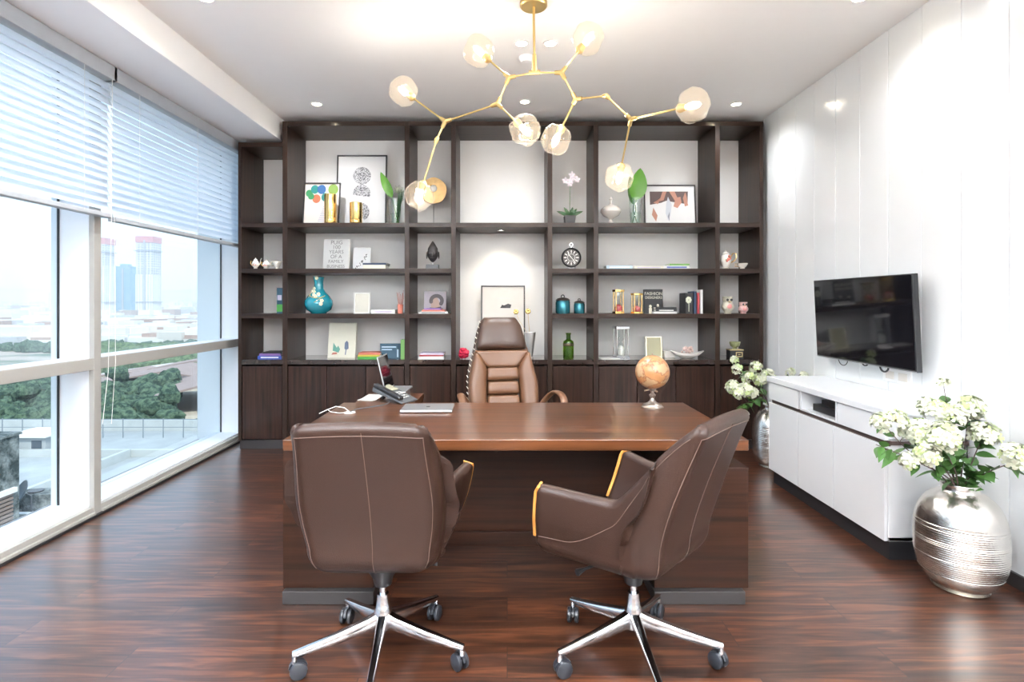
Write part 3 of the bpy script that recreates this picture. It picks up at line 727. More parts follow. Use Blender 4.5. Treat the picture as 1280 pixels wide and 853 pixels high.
def flower_stem(lab, origin, pts, grp, blossoms, nleaf, fl=.025, leafL=.085, tips=None):
    """pts: stem polyline (local to origin); blossoms: list of (t, offset, radius, count)"""
    root = thing('hydrangea_stem', lab, 'flower', origin, 0, grp)
    P = [Vector(p) for p in pts]; path = []
    for i in range(len(P)-1):
        for q in range(5): path.append(P[i].lerp(P[i+1], q/5))
    path.append(P[-1])
    for _ in range(2): path = [path[0]]+[(path[i-1]+path[i]*2+path[i+1])/4 for i in range(1, len(path)-1)]+[path[-1]]
    n = len(path); st = MB(); st.tube(path, [.0042-.0026*i/n for i in range(n)], 6)
    lv = MB(); bl_ = MB()
    for _ in range(nleaf):
        t = random.uniform(.38, .97); p = path[int(t*(n-1))]; d = (path[min(n-1, int(t*(n-1))+1)]-p).normalized()
        o = Vector((random.gauss(0,1), random.gauss(0,1), random.gauss(0,.6)))
        o = (o-d*o.dot(d)).normalized()*.9+d*.5
        leaf(lv, p, o, leafL*random.uniform(.6, 1.15), leafL*.55*random.uniform(.8, 1.1))
    for (c, r, cnt) in blossoms:
        c = Vector(c); near = min(path, key=lambda q: (q-c).length); st.tube([near, near.lerp(c, .5)+Vector((0,0,.004)), c], .0016, 5)
        blossom_cluster(bl_, c, r*1.12, (c-P[0]).normalized(), int(cnt*1.9), fl)
    st.build('stem', M['stem'], root)
    if lv.v: lv.build('leaves', M['leaf'], root)
    if bl_.v: bl_.build('blossom', [M['petal'], M['petalg']], root)
    return root
# big bouquet; targets given as pixels with a distance, converted to places around the vase mouth
O = Vector((vb_[0], vb_[1], .47))
def PT(px, py, D): 
    v = Vector((X(px, D), D, Z(py, D))); v.x = min(v.x, XR-.05); return v-O
specs = [
 ('stem leaning far left over the console corner, pale blossoms at its end', [(1165,600,2.76),(1130,560,2.72),(1100,525,2.70)], [((1102,528,2.70),.036,14),((1120,526,2.70),.04,20),((1134,540,2.71),.03,10)], 8),
 ('low stem reaching left with green buds in front of the console end', [(1170,600,2.72),(1135,572,2.66),(1095,556,2.62)], [((1136,576,2.62),.03,14)], 12),
 ('stem with the large white blossom in the middle of the big bouquet', [(1188,595,2.70),(1180,560,2.64),(1175,545,2.62)], [((1180,548,2.58),.062,50),((1160,568,2.60),.045,26)], 12),
 ('upright stem with pale blossoms below the topmost twig', [(1192,595,2.76),(1188,545,2.76),(1185,515,2.76)], [((1170,515,2.74),.05,30),((1190,522,2.70),.055,40)], 12),
 ('tallest stem with a bare twig and a faint bud at the top', [(1195,595,2.80),(1188,530,2.82),(1180,486,2.82)], [((1180,480,2.82),.018,6),((1160,508,2.80),.035,16)], 10),
 ('stem with yellowish blossoms at the upper right of the big bouquet', [(1202,595,2.80),(1208,540,2.82),(1212,512,2.82)], [((1212,510,2.82),.052,32),((1220,525,2.84),.03,10)], 12),
 ('stem with a round blossom at right of the big bouquet near the wall', [(1208,597,2.78),(1222,560,2.74),(1232,545,2.72)], [((1230,545,2.72),.056,40)], 10),
 ('stem bending right along the wall with white blossoms at the frame edge', [(1212,603,2.74),(1240,588,2.62),(1275,575,2.50)], [((1268,570,2.52),.05,34),((1279,578,2.50),.04,18)], 9),
 ('stem bending left with blossoms over the middle left of the big bouquet', [(1182,598,2.72),(1150,560,2.68),(1142,542,2.66)], [((1150,540,2.66),.05,32),((1162,556,2.62),.04,20)], 12)]
for lab, sp_, bs, nl in specs:
    pts = [(random.uniform(-.03,.03), random.uniform(-.03,.03), -.12)]+[tuple(PT(*q)) for q in sp_]
    p1 = Vector(pts[1]); pts[1] = (max(-.06, min(.06, p1.x)), max(-.06, min(.06, p1.y)), max(p1.z, .06))
    flower_stem(lab, O, pts, 'hydrangea stems in the large silver vase', [(tuple(PT(*c)), r, n) for c, r, n in bs], nl)
lowf = flower_stem('stem of dense green leaves hanging over the rim of the large vase', O, [(0,0,-.1),(0,-.03,.06),(.02,-.07,.12)], 'hydrangea stems in the large silver vase', [], 26, leafL=.085)
lowf = flower_stem('short leafy stem behind the blossoms of the large vase', O, [(0,0,-.1),(-.03,-.0,.07),(-.06,.02,.16)], 'hydrangea stems in the large silver vase', [], 26, leafL=.085)
O = Vector((vs_[0], vs_[1], .49))
specs = [
 ('stem leaning left over the desk corner, small white blossoms up to its tip', [(955,500,4.75),(935,470,4.60),(918,455,4.55)], [((917,484,4.55),.05,26),((933,487,4.5),.05,26),((921,462,4.55),.035,14),((918,450,4.55),.022,8)], 7),
 ('stem with blossoms in the middle of the small bouquet', [(958,500,4.76),(948,475,4.66),(945,462,4.62)], [((945,460,4.62),.045,22),((950,475,4.62),.05,28),((935,472,4.6),.045,20)], 9),
 ('stem drooping at left of the small vase with green leaves', [(953,500,4.7),(935,500,4.55),(932,520,4.5)], [((924,492,4.5),.04,16),((931,518,4.5),.025,8),((940,492,4.55),.045,20)], 14),
 ('stem of the small bouquet rising behind the console top', [(966,500,4.82),(985,478,4.75),(1003,467,4.65)], [((988,466,4.7),.03,10),((1004,470,4.65),.03,10),((960,470,4.8),.05,24)], 10)]
for lab, sp_, bs, nl in specs:
    pts = [(0,0,-.1)]+[tuple(PT(*q)) for q in sp_]
    p1 = Vector(pts[1]); pts[1] = (max(-.045, min(.045, p1.x)), max(-.045, min(.045, p1.y)), max(p1.z, .06))
    flower_stem(lab, O, pts, 'hydrangea stems in the small silver vase', [(tuple(PT(*c)), r, n) for c, r, n in bs], nl, fl=.024, leafL=.09)
# ------------------------------------------------------------------ things on the shelves
Z1, Z2, Z3, Z4 = 2.169, 1.730, 1.297, .857
def frame_thing(name, lab, cat, pxl, pxr, ph, z, D, bar, fm, paper, art=None, lean=7, rz=0, group=None, matw=.0, glass=False):
    w_ = (pxr-pxl)*D/F; h = ph*D/F; x = X((pxl+pxr)/2, D)
    r = thing(name, lab, cat, (x, D, z), (R(-lean), 0, R(rz)), group)
    b_ = MB().box(-w_/2, w_/2, 0, .022, 0, bar).box(-w_/2, w_/2, 0, .022, h-bar, h).box(-w_/2, -w_/2+bar, 0, .022, bar, h-bar).box(w_/2-bar, w_/2, 0, .022, bar, h-bar)
    b_.build('frame', fm, r, bev=.001)
    MB().box(-w_/2+bar, w_/2-bar, .009, .02, bar, h-bar).build('mount', paper, r)
    if art: art(r, w_-2*bar, h-2*bar, bar)
    if glass: MB().box(-w_/2+bar, w_/2-bar, .002, .004, bar, h-bar).build('glazing', glassy(name+'_glazing', (1,1,1), .8), r)
    return r
blackf = mat('black_frame', (.02,.018,.018), .35)
paperw = mat('print_paper', (.66,.66,.66), .6, var=.01)
def art_balloons(r, w_, h, b0):
    cols = [flat('balloon_green',(.03,.20,.07)), flat('balloon_blue',(.02,.09,.24)), flat('balloon_teal',(.015,.19,.17)), flat('balloon_lime',(.16,.26,.04)), flat('balloon_orange',(.42,.13,.06)), flat('tower_ink',(.30,.32,.42))]
    m = MB(); bx = [(-.38,.80,.10,0),(-.22,.90,.12,2),(-.02,.90,.13,1),(.32,.90,.15,3),(-.16,.66,.12,4),(.1,.70,.12,2),(-.32,.72,.09,0)]
    for i, (u, v, s, k) in enumerate(bx):
        n = 18; m.poly([(u*w_+s*w_*cos(-2*pi*q/n), b0+v*h*.98-.02*h+s*w_*1.1*sin(-2*pi*q/n)) for q in range(n)][::-1], .0085-.0002*i, k)
    for q in range(11):
        zc = b0+h*(.06+.045*q); hw = w_*(.20-.010*q); xc = w_*(.10+.008*q)
        m.poly([(xc-hw, zc), (xc+hw, zc+.006), (xc+hw*.95, zc+h*.022), (xc-hw*.95, zc+h*.018)], .0085, 5)
    for q in range(3): m.poly([(w_*(.02+.05*q), b0+h*.55), (w_*(.024+.05*q), b0+h*.55), (w_*.1, b0+h*.72)], .0086, 5)
    m.build('print', cols, r)
frame_thing('framed_print', 'black framed print of coloured balloons over a striped tower', 'picture', 377.5, 423.5, 55, Z1, 5.50, .012, blackf, flat('warm_paper', (.62,.57,.52)), art_balloons, 8)
def art_balls(r, w_, h, b0):
    m, nt, b_, o = nodes('mirror_ball_print'); v = nt.nodes.new('ShaderNodeTexVoronoi'); v.inputs['Scale'].default_value = 150
    t = nt.nodes.new('ShaderNodeTexCoord'); nt.links.new(t.outputs['Object'], v.inputs['Vector']); rp = nt.nodes.new('ShaderNodeValToRGB')
    rp.color_ramp.elements[0].color = (.04,.04,.045,1); rp.color_ramp.elements[1].color = (.50,.50,.52,1); rp.color_ramp.elements[0].position = .25; rp.color_ramp.elements[1].position = .6
    s_ = nt.nodes.new('ShaderNodeSeparateColor'); nt.links.new(v.outputs['Color'], s_.inputs[0]); nt.links.new(s_.outputs[0], rp.inputs[0]); nt.links.new(rp.outputs[0], b_.inputs['Base Color']); b_.inputs['Roughness'].default_value = .5
    mb = MB(); mb.disc((0, .0085, b0+h*.72), w_*.19, 30)
    mb.poly([(w_*.19*cos(t_)*.98, b0+h*.465+w_*.19*sin(t_)) for t_ in [R(-25)+R(215)*k/22 for k in range(23)]], .0085)
    mb.poly([(w_*.17*cos(t_), b0+h*.20+w_*.19*sin(t_)) for t_ in [R(-70)+R(200)*k/22 for k in range(23)]], .0085)
    mb.build('print', m, r)
frame_thing('framed_print', 'tall black framed print of three silver mirror balls', 'picture', 419.5, 482.5, 92, Z1, 5.66, .014, blackf, paperw, art_balls, 4)
def candle_holder(pxc, wpx, hpx, D, lab):
    r = wpx*D/F/2; h = hpx*D/F
    o = thing('gold_candle_holder', lab, 'candle holder', (X(pxc, D), D, Z1), 0, 'gold cylinders in front of the framed prints')
    MB().lathe([(r*.96,0),(r,.004),(r,h*.2),(r*.985,h*.21),(r,h*.22),(r,h-.003),(r*.93,h),(r*.9,h*.9),(r*.88,.02),(.002,.018)], 32).build('cylinder', M['gold'], o)
    MB().lathe([(r*.86,.02),(r*.86,h*.7),(.002,h*.71)], 20).build('candle', M['cream'], o)
candle_holder(413, 15, 37, 5.44, 'taller gold cylinder in front of the balloon print')
candle_holder(445, 15.5, 27, 5.46, 'shorter gold cylinder in front of the mirror ball print')
# glass vase with leaf and flower
def glass_vase(name, lab, pxc, wpx, hpx, D, z, taper=1.0):
    r = wpx*D/F/2; h = hpx*D/F; o = thing(name, lab, 'vase', (X(pxc, D), D, z))
    MB().lathe([(.002,.0),(r*.8*taper,.0),(r*.85*taper,.01),(r*.9,h*.5),(r,h),(r*.96,h),(r*.86,h*.5),(r*.78*taper,.014),(.002,.014)], 28, cap=False).build('glass', M['cglass'], o)
    MB().lathe([(.002,.015),(r*.76*taper,.016),(r*.82,h*.45),(.002,h*.45)], 24, cap=False).build('water', glassy('vase_water_'+name, (.92,.97,.93), .5), o)
    return o, r, h
glass_vase('glass_vase', 'clear glass vase holding a green leaf, left end of the top shelf', 494, 15, 32, 5.52, Z1, .8)
gs = thing('green_leaf_stem', 'long bright green leaf leaning left out of a glass vase', 'leaf', (X(494, 5.52), 5.52, Z1+.02))
def big_leaf(mb, base, tip, wd, n=14, fold=.15):
    base, tip = Vector(base), Vector(tip); d = tip-base; s = d.cross(Vector((0,1,0))).normalized(); rows = []
    for k in range(n+1):
        t = k/n; q = wd/2*(sin(pi*t**.75))**.75 if 0 < t < 1 else 0
        c = base+d*t+Vector((0,-.02*sin(pi*t),0)); rows.append([c-s*q+Vector((0,-fold*q,0)), c-s*q*.5, c+Vector((0,fold*q*.4,0)), c+s*q*.5, c+s*q+Vector((0,-fold*q,0))])
    vs = [p for r in rows for p in r]; fs = [(k*5+j, k*5+j+1, k*5+j+6, k*5+j+5) for k in range(n) for j in range(4)]
    m0 = len(vs); vs += [p+Vector((0,.0015,0)) for p in vs]; fs += [(m0+a, m0+d_, m0+c_, m0+b_) for a, b_, c_, d_ in list(fs)]
    mb.add(vs, fs, 0, True)
l = MB(); big_leaf(l, (-.03,0,.25), (-.14,-.02,.50), .085); l.build('leaf_blade', M['leafb'], gs)
MB().tube([(.03,0,0),(-.005,0,.14),(-.03,0,.25)], .004, 6).build('stalk', M['leafb'], gs)
fs_ = thing('pale_flower_stem', 'pale feathery flower with dark foliage in the left glass vase', 'flower', (X(496, 5.53), 5.53, Z1+.02))
b_ = MB()
for k in range(60):
    a = random.uniform(0, 2*pi); e = random.uniform(.2, 1.4); d = Vector((cos(a)*cos(e), sin(a)*cos(e), sin(e))); b_.tube([Vector((.01,.02,.30)), Vector((.01,.02,.30))+d*random.uniform(.05,.085)], [.003,.0012], 4)
b_.build('flower_head', flat('pale_flower', (.62,.66,.52)), fs_)
b_ = MB()
for k in range(22):
    a = random.uniform(-.5, .9); b_.tube([(random.uniform(-.01,.02), 0, random.uniform(.0,.1)), (.02+a*.03, .01, .22), (.03+a*.06, .0, random.uniform(.24,.38))], [.002,.003,.001], 5)
b_.build('foliage', M['leafd'], fs_)
# disc sculpture
dsn = thing('disc_sculpture', 'round hammered gold disc on a thin black stem', 'sculpture', (X(542, 5.6), 5.6, Z1))
Md = Matrix.Translation((0,0,.355)) @ Matrix.Rotation(pi/2, 4, 'X')
MB().lathe([(.002,.006),(.06,.008),(.128,.004),(.132,0),(.128,-.006),(.002,-.010)], 40, M=Md, wob=lambda a, z: 1+.02*sin(5*a)).build('disc', mat('hammered_gold', (.50,.33,.15), .42, .8, var=.25, scale=30, bump=.8, bscale=60), dsn)
MB().ball((-.0,-.014,.375), (.036,.012,.036), 20, 12).build('centre_boss', M['bookw'], dsn)
MB().tube([(0,.004,.01),(0,.004,.24)], .003, 8).lathe([(.045,0),(.045,.008),(.003,.012)], 24).build('stand', M['black'], dsn)
# orchid
orr = thing('potted_orchid', 'small white orchid in a square black pot', 'plant', (X(712, 5.5), 5.5, Z1))
MB().loft([[(-.045,-.045,0),(.045,-.045,0),(.045,.045,0),(-.045,.045,0)],[(-.056,-.056,.085),(.056,-.056,.085),(.056,.056,.085),(-.056,.056,.085)]], smooth=False).build('pot', M['black'], orr, bev=.003)
l = MB()
for tx, tz, wd in ((-.13,.13,.035),(.13,.13,.035),(-.06,.17,.032),(.03,.17,.035),(.07,.155,.03)): big_leaf(l, (0,0,.08), (tx,-.02,tz), wd)
l.build('leaves', M['leafd'], orr)
MB().tube([(0,0,.08),(.002,0,.2),(.004,0,.38),(.02,0,.44)], .003, 6).build('stem', M['leaf'], orr)
b_ = MB()
for cx_, cz in ((-.045,.43),(.0,.40),(.035,.46),(.07,.44),(.02,.485),(.01,.43)):
    for k in range(5):
        t = 2*pi*k/5+.3; c = Vector((cx_, -.02, cz)); d = Vector((cos(t), 0, sin(t))); e = Vector((-sin(t), 0, cos(t)))
        b_.add([c, c+d*.02+e*.011, c+d*.036+Vector((0,-.008,0)), c+d*.02-e*.011, c+Vector((0,.002,0)), c+d*.02+e*.011+Vector((0,.002,0)), c+d*.036+Vector((0,-.006,0)), c+d*.02-e*.011+Vector((0,.002,0))], [(0,1,2,3),(4,7,6,5)], 0, True)
b_.build('blossom', mat('orchid_petal', (.80,.70,.76), .5), orr)
# urn
MBu = MB().lathe([(.05,0),(.052,.008),(.02,.03),(.015,.05),(.03,.065),(.078,.09),(.1,.125),(.098,.15),(.07,.178),(.03,.19),(.012,.205),(.010,.235),(.018,.25),(.005,.275)], 36)
tag(put(MBu.build('urn', M['ceram']), (X(763.5, 5.5), 5.5, Z1)), 'white textured urn with a finial lid on the top shelf', 'urn')
glass_vase('glass_vase', 'clear glass vase with two broad green leaves before the art print', 794.5, 17, 33, 5.50, Z1, .9)
for i, (bx_, tx, tz, wd, lab) in enumerate(((.0,.045,.535,.17,'broader bright green leaf, right one in the glass vase'),(-.02,-.055,.46,.10,'narrower dark green leaf, left one in the glass vase'))):
    o = thing('broad_leaf', lab, 'leaf', (X(794.5, 5.5), 5.5+.02*i, Z1+.02), 0, 'broad leaves in the right glass vase')
    l = MB(); big_leaf(l, (bx_*.5,0,.22 if i == 0 else .18), (tx,-.01,tz), wd); l.build('leaf_blade', M['leafb'] if i == 0 else M['leaf'], o)
    MB().tube([(-.03+.05*i,0,0),(bx_,0,.12),(bx_*.5,0,.23)], .005, 6).build('stalk', M['leaf'], o)
def art_abstract(r, w_, h, b0):
    cs_ = [flat('dark_umber',(.10,.065,.06)), flat('skin_brown',(.42,.20,.14)), flat('mist_grey',(.50,.53,.58)), flat('ink_grey',(.22,.23,.27))]
    m = MB(); x0, x1, z0, z1 = -w_*.42, w_*.40, b0+h*.0, b0+h*.86
    def q(u, v): return (x0+(x1-x0)*u, z0+(z1-z0)*v)
    m.poly([q(.02,.60),q(.30,.66),q(.42,.72),q(.70,.66),(q(.95,.62)),q(.97,1),q(.02,1)], .0086, 0)
    m.poly([q(.22,.62),q(.10,.66),q(.36,.74),q(.44,1),q(.34,1),q(.28,.80)], .0082, 1)
    m.poly([q(.50,1),q(.64,.72),q(.60,.55),(q(.70,.50)),q(.80,.66),q(.78,.84),q(.70,.82),q(.64,1)], .0082, 1)
    m.poly([q(.88,.55),q(.96,.58),q(.93,.86),q(.90,.98),q(.84,.80)], .0081, 1)
    m.poly([q(.40,.35),q(.46,.12),q(.52,.30),q(.56,.60),q(.47,.84),q(.42,.62)], .0080, 2)
    m.poly([q(.06,.30),q(.16,.10),q(.20,.28),q(.10,.52)], .0080, 1)
    m.poly([q(.45,.25),q(.49,.10),q(.50,.40)], .0078, 3)
    m.build('print', cs_, r)
frame_thing('framed_print', 'wide black framed print with brown and pale abstract brushwork', 'picture', 806, 871, 53, Z1, 5.58, .012, blackf, paperw, art_abstract, 6)

# ---- books
def book(lab, w_, h, t, cover, loc, rot=0, group=None, standing=False, title=None, spine=None, name='book'):
    """lying book: w_ along x, h along y, t thick; spine to -y"""
    r = thing(name, lab, 'book', loc, rot, group); c = .0025
    MB().box(-w_/2, w_/2, -h/2, h/2, 0, c).box(-w_/2, w_/2, -h/2, h/2, t-c, t).box(-w_/2, w_/2, -h/2, -h/2+c, 0, t).build('cover', cover, r, bev=.0008)
    MB().box(-w_/2+.004, w_/2-.004, -h/2+c, h/2-.004, c, t-c).build('pages', M['bookw'], r)
    if spine: MB().box(-w_/2+.03, w_/2-.03, -h/2-.0006, -h/2, t*.3, t*.7).build('spine_title', spine, r)
    return r
def text_mesh(cu):
    t = bpy.data.objects.new('title_curve', cu); col.objects.link(t); bpy.context.view_layer.update()
    me = bpy.data.meshes.new_from_object(t.evaluated_get(bpy.context.evaluated_depsgraph_get())); bpy.data.objects.remove(t)
    o = bpy.data.objects.new('title_text', me); col.objects.link(o); return o
def upright(lab, w_, h, t, cover, x, D, z, lean=8, rz=0, group=None, lines=None, tcol=None, size=.03, name='book', art=None):
    """book standing with its front cover towards the room"""
    r = thing(name, lab, 'book', (x, D, z), (R(-lean), 0, R(rz)), group); c = .003
    MB().box(-w_/2, w_/2, 0, c, 0, h).box(-w_/2, w_/2, t-c, t, 0, h).box(-w_/2, -w_/2+c, 0, t, 0, h).build('cover', cover, r, bev=.001)
    MB().box(-w_/2+c, w_/2-.004, c, t-c, .004, h-.004).build('pages', M['bookw'], r)
    if lines:
        for i, (tx, s, zz) in enumerate(lines):
            cu = bpy.data.curves.new('title', 'FONT'); cu.body = tx; cu.size = s; cu.align_x = 'CENTER'; cu.extrude = .0004; cu.materials.append(tcol)
            o = text_mesh(cu);  o.parent = r; o.location = (0, -.001, zz); o.rotation_euler = (R(90), 0, 0)
    if art: art(r, w_, h)
    return r
BC = dict(white=flat('book_white',(.78,.78,.76)), blue=flat('book_blue',(.03,.07,.34)), navy=flat('book_navy',(.03,.05,.10)), red=flat('book_red',(.45,.05,.06)),
  pink=flat('book_coral',(.50,.15,.10)), green=flat('book_green',(.05,.26,.04)), yellow=flat('book_yellow',(.50,.42,.05)), black=flat('book_black',(.02,.02,.022)),
  teal=flat('book_teal',(.015,.06,.10)), lime=flat('book_lime',(.20,.42,.12)), cream=flat('book_cream',(.72,.70,.58)), lilac=flat('book_lilac',(.55,.50,.62)), pblue=flat('book_paleblue',(.45,.58,.68)), purple=flat('book_purple',(.22,.12,.34)))
def stack(D, z, items, grp):
    """items: (px_left, px_right, thickness px, colour, label, spine)"""
    zz = z
    for pl, pr, tp, c, lab, spn in items:
        w_ = (pr-pl)*D/F; t = tp*D/F
        book(lab, w_, .17, t, BC[c], (X((pl+pr)/2, D), D+.085, zz), R(random.uniform(-1.5, 1.5)), grp, spine=BC[spn] if spn else None); zz += t+.0005
sage = flat('puig_cover', (.66,.67,.66))
Dp = 5.50
upright('pale grey book standing with large capital title PUIG', 33*Dp/F, 38.5*Dp/F, .03, sage, X(419.5, Dp), Dp, Z2, 7, -3, lines=[(t_, s_, .252-.047*k) for k, (t_, s_) in enumerate([('PUIG',.055),('100',.055),('YEARS',.052),('OF A',.052),('FAMILY',.047),('BUSINESS',.043)])], tcol=flat('title_grey', (.20,.20,.20)))
def art_scribble(r, w_, h):
    m = MB()
    for k in range(26):
        t = k/25; x = -w_*.38+w_*.7*t**.8+random.uniform(-.01,.01); z = h*(.08+.6*t**1.3)+random.uniform(-.012,.012)
        m.disc((x, -.0008, z), random.uniform(.003,.0075), 8)
    m.build('print', M['ink'], r)
upright('white book with a scatter of black marks on its cover', 22*5.5/F, 28*5.5/F, .02, flat('white_cover',(.74,.75,.76)), X(451.5, 5.52), 5.52, Z2, 7, -3, art=art_scribble)
stack(5.40, Z2, [(454,482,5,'cream','thick cream book under a black one beside the white card',None),(453.5,483,2.3,'navy','thin dark book on top of the thick cream book',None)], 'pair of books lying on the second shelf')
stack(5.40, Z2, [(758,791,4,'pblue','pale blue book lying leftmost on the wide second shelf','white')], 'books lying along the wide second shelf')
stack(5.40, Z2, [(792.5,829.5,3.6,'cream','cream book lying in the middle of the wide second shelf','lilac')], 'books lying along the wide second shelf')
stack(5.40, Z2, [(830,862.5,4,'white','white and blue book under the green one','blue'),(837,862,2.3,'lime','thin green book on top of the right pile',None)], 'books lying along the wide second shelf')
stack(5.42, Z4, [(322,352,4,'blue','royal blue book at the bottom of the window side pile','white'),(324,351,2.8,'purple','purple book in the middle of the window side pile',None),(328,352,2,'black','thin black book on top of the window side pile',None)], 'pile of blue books in the narrow bay by the window')
stack(5.42, Z4, [(447,475,3,'green','green book at the bottom of the bright pile',None),(447,475,2.2,'yellow','yellow book in the middle of the bright pile',None),(448,475,2.8,'pink','coral book on top of the bright pile',None)], 'bright pile of books on the counter')
stack(5.42, Z4, [(523,555,3.4,'white','white book at the bottom of the pale pile on the counter',None),(524,554,1.6,'red','thin red book inside the pale pile on the counter',None),(525,555,2.6,'lilac','lilac book on top of the pale pile on the counter',None)], 'pale pile of books on the counter')
stack(5.39, Z3, [(523,560,2.6,'white','white book at the bottom of the pile before the portrait book','teal'),(527,556,2.2,'pink','coral book in the middle of the pile before the portrait book',None),(530,551,2.0,'purple','purple book on top of the pile before the portrait book',None)], 'pile of books before the portrait book')
stack(5.42, Z3, [(464,494,5,'white','white boxed book lying on the third shelf','lilac')], 'white book')
stack(5.40, Z3, [(817,846,2.6,'white','white book at the bottom of the pile beside the black book',None),(820,846,2.9,'black','black book in the middle of the pile beside the black book','white'),(820,846,2.6,'black','black book topping the pile beside the upright black book',None)], 'black and white pile on the third shelf')
# upright dark books with their covers/spines
Df = 5.50
upright('black book standing with the title FASHION DESIGNERS', 24*Df/F, 30.5*Df/F, .03, BC['black'], X(817.5, Df), Df, Z3, 5, 4, lines=[('FASHION', .044, .182), ('DESIGNERS', .034, .146)], tcol=BC['cream'],
  art=lambda r, w_, h: (MB().ball((-.035,-.002,.07),(.014,.004,.016),12,8).ball((.04,-.002,.08),(.012,.004,.014),12,8).box(-.05,-.02,-.003,0,.0,.055).box(.025,.055,-.003,0,.0,.065).build('print', BC['cream'], r)))
for px_, wpx, hp, c, lab, rz_ in ((861.5, 9.5, 26, 'black', 'black book with a pale flower on its cover, first of the upright row', 0), (869, 3.4, 28, 'navy', 'navy book standing second in the upright row', 0), (873, 2.6, 26, 'red', 'dark red book standing third in the upright row', 0), (877, 3.2, 30, 'white', 'tall white book closing the upright row', 0)):
    D = 5.42; t = wpx*D/F; h = hp*D/F
    r = thing('book', lab, 'book', (X(px_, D), D, Z3), 0, 'upright books at the right of the third shelf')
    MB().box(-t/2, t/2, 0, .003, 0, h).box(-t/2, -t/2+.003, 0, .19, 0, h).box(t/2-.003, t/2, 0, .19, 0, h).build('cover', BC[c], r, bev=.001)
    MB().box(-t/2+.003, t/2-.003, .003, .185, .004, h-.005).build('pages', M['bookw'], r)
    if wpx > 5:
        fl = MB()
        for k in range(7): a = 2*pi*k/7; fl.disc((-.006+.016*cos(a), -.0006-.0002*k, h*.66+.02*sin(a)), .014, 10)
        fl.box(-.006,.0,-.0012,0,.02,h*.5).build('print', M['petal'], r)
def art_two(r, w_, h):
    m = MB(); cs_ = [flat('figure_green',(.10,.28,.22)), flat('figure_blue',(.12,.16,.24)), flat('figure_red',(.45,.16,.12))]
    m.poly([(-.09,.07),(-.03,.05),(-.015,.085),(-.035,.12),(-.05,.10),(-.085,.15)], -.0008, 0)
    m.poly([(.035,.03),(.045,.03),(.05,.08),(.07,.09),(.066,.15),(.05,.17),(.03,.15),(.028,.09),(.04,.08)], -.0008, 1)
    m.poly([(-.10,.03),(-.04,.035),(-.05,.055),(-.09,.05)], -.0008, 2)
    m.build('print', cs_, r)
upright('cream book with two small sketched shapes on the cover', 35*5.55/F, 44*5.55/F, .035, BC['cream'], X(426.5, 5.55), 5.55, Z4, 8, -3, art=art_two)
for px_, wpx, hp, c, lab, dd in ((487.5, 25, 18.5, 'teal', 'dark teal book cover propped upright behind the phone', 5.50), (503.2, 5, 24, 'lime', 'tall lime green book at the right end of the counter pile', 5.44)):
    D = dd; t = wpx*D/F
    if wpx > 9: upright(lab, t, hp*D/F, .03, BC[c], X(px_, D), D, Z4, 4, 3, art=lambda r, w_, h: MB().box(-w_*.42,w_*.3,-.001,0,h*.72,h*.8).box(-w_*.42,w_*.1,-.001,0,h*.55,h*.62).box(w_*.34,w_*.42,-.001,0,.01,h*.6).build('print', BC['pblue'], r))
    else: upright(lab, t, hp*D/F, .12, BC[c], X(px_, D), D, Z4, 0, 0)
def art_face(r, w_, h):
    m = MB(); cs_ = [flat('portrait_skin',(.34,.24,.19)), flat('portrait_hair',(.05,.04,.045))]
    m.poly([(-.035,.05),(.045,.04),(.05,.10),(.02,.16),(-.02,.17),(-.05,.13)], -.0008, 0)
    for k in range(14): a = -.6+3.9*k/13; m.disc((.015+.055*cos(a), -.001-.0001*k, .125+.05*sin(a)), .02, 9, 1)
    m.poly([(-.06,.0),(.08,.0),(.06,.07),(.0,.055),(-.05,.06)], -.0009, 1)
    m.build('print', cs_, r)
upright('grey book standing with a curly-haired portrait on the cover', 28*5.55/F, 28*5.55/F, .03, flat('mauve_cover',(.32,.29,.32)), X(543.5, 5.55), 5.55, Z3, 6, -3, art=art_face)
r = thing('book', 'slim blue and green book standing in the narrow window-side bay', 'book', (X(349.5, 5.42), 5.42, Z3), 0)
MB().box(-.028,.028,0,.19,0,.25).build('cover', BC['teal'], r, bev=.001); MB().box(-.028,.028,-.001,0,.02,.09).build('print', BC['green'], r); MB().box(-.02,.02,-.001,0,.13,.18).build('title_panel', BC['lilac'], r)
b_ = book('thin pale magazine lying on the counter at left of the hourglass', .18, .20, .006, BC['white'], (X(762, 5.42), 5.48, Z4), R(4))

# ---- ceramics
rose = flat('rose_paint', (.62,.16,.12)); gilt = M['gold']
def teapot(px, hpx, wpx, D, z, lab, kind='jug', grp=None):
    s = hpx*D/F; r = thing('teapot' if kind == 'jug' else 'pitcher', lab, 'teapot' if kind == 'jug' else 'pitcher', (X(px, D), D, z), 0, grp); w_ = wpx*D/F/2
    MB().lathe([(w_*.5,0),(w_*.55,s*.05),(w_*.42,s*.08),(w_*.85,s*.25),(w_,s*.42),(w_*.8,s*.62),(w_*.45,s*.78),(w_*.5,s*.84),(w_*.3,s*.87),(w_*.1,s*.93),(w_*.14,s*.97),(.001,s)], 24).build('body', M['ceram'], r)
    MB().tube([(w_*.8,0,s*.3),(w_*1.25,0,s*.5),(w_*1.45,0,s*.85),(w_*1.7,0,s*.95)], [w_*.16,w_*.12,w_*.08,w_*.06], 8).build('spout', M['ceram'], r)
    MB().tube([(-w_*.75,0,s*.6),(-w_*1.3,0,s*.72),(-w_*1.4,0,s*.45),(-w_*.9,0,s*.25)], w_*.09, 8).build('handle', gilt, r)
    m = MB()
    for k in range(5): a = R(250+12*k); m.ball((w_*.92*cos(a), w_*.92*sin(a), s*(.3+.07*(k % 3))), w_*.14, 8, 6)
    m.build('painted_rose', rose, r)
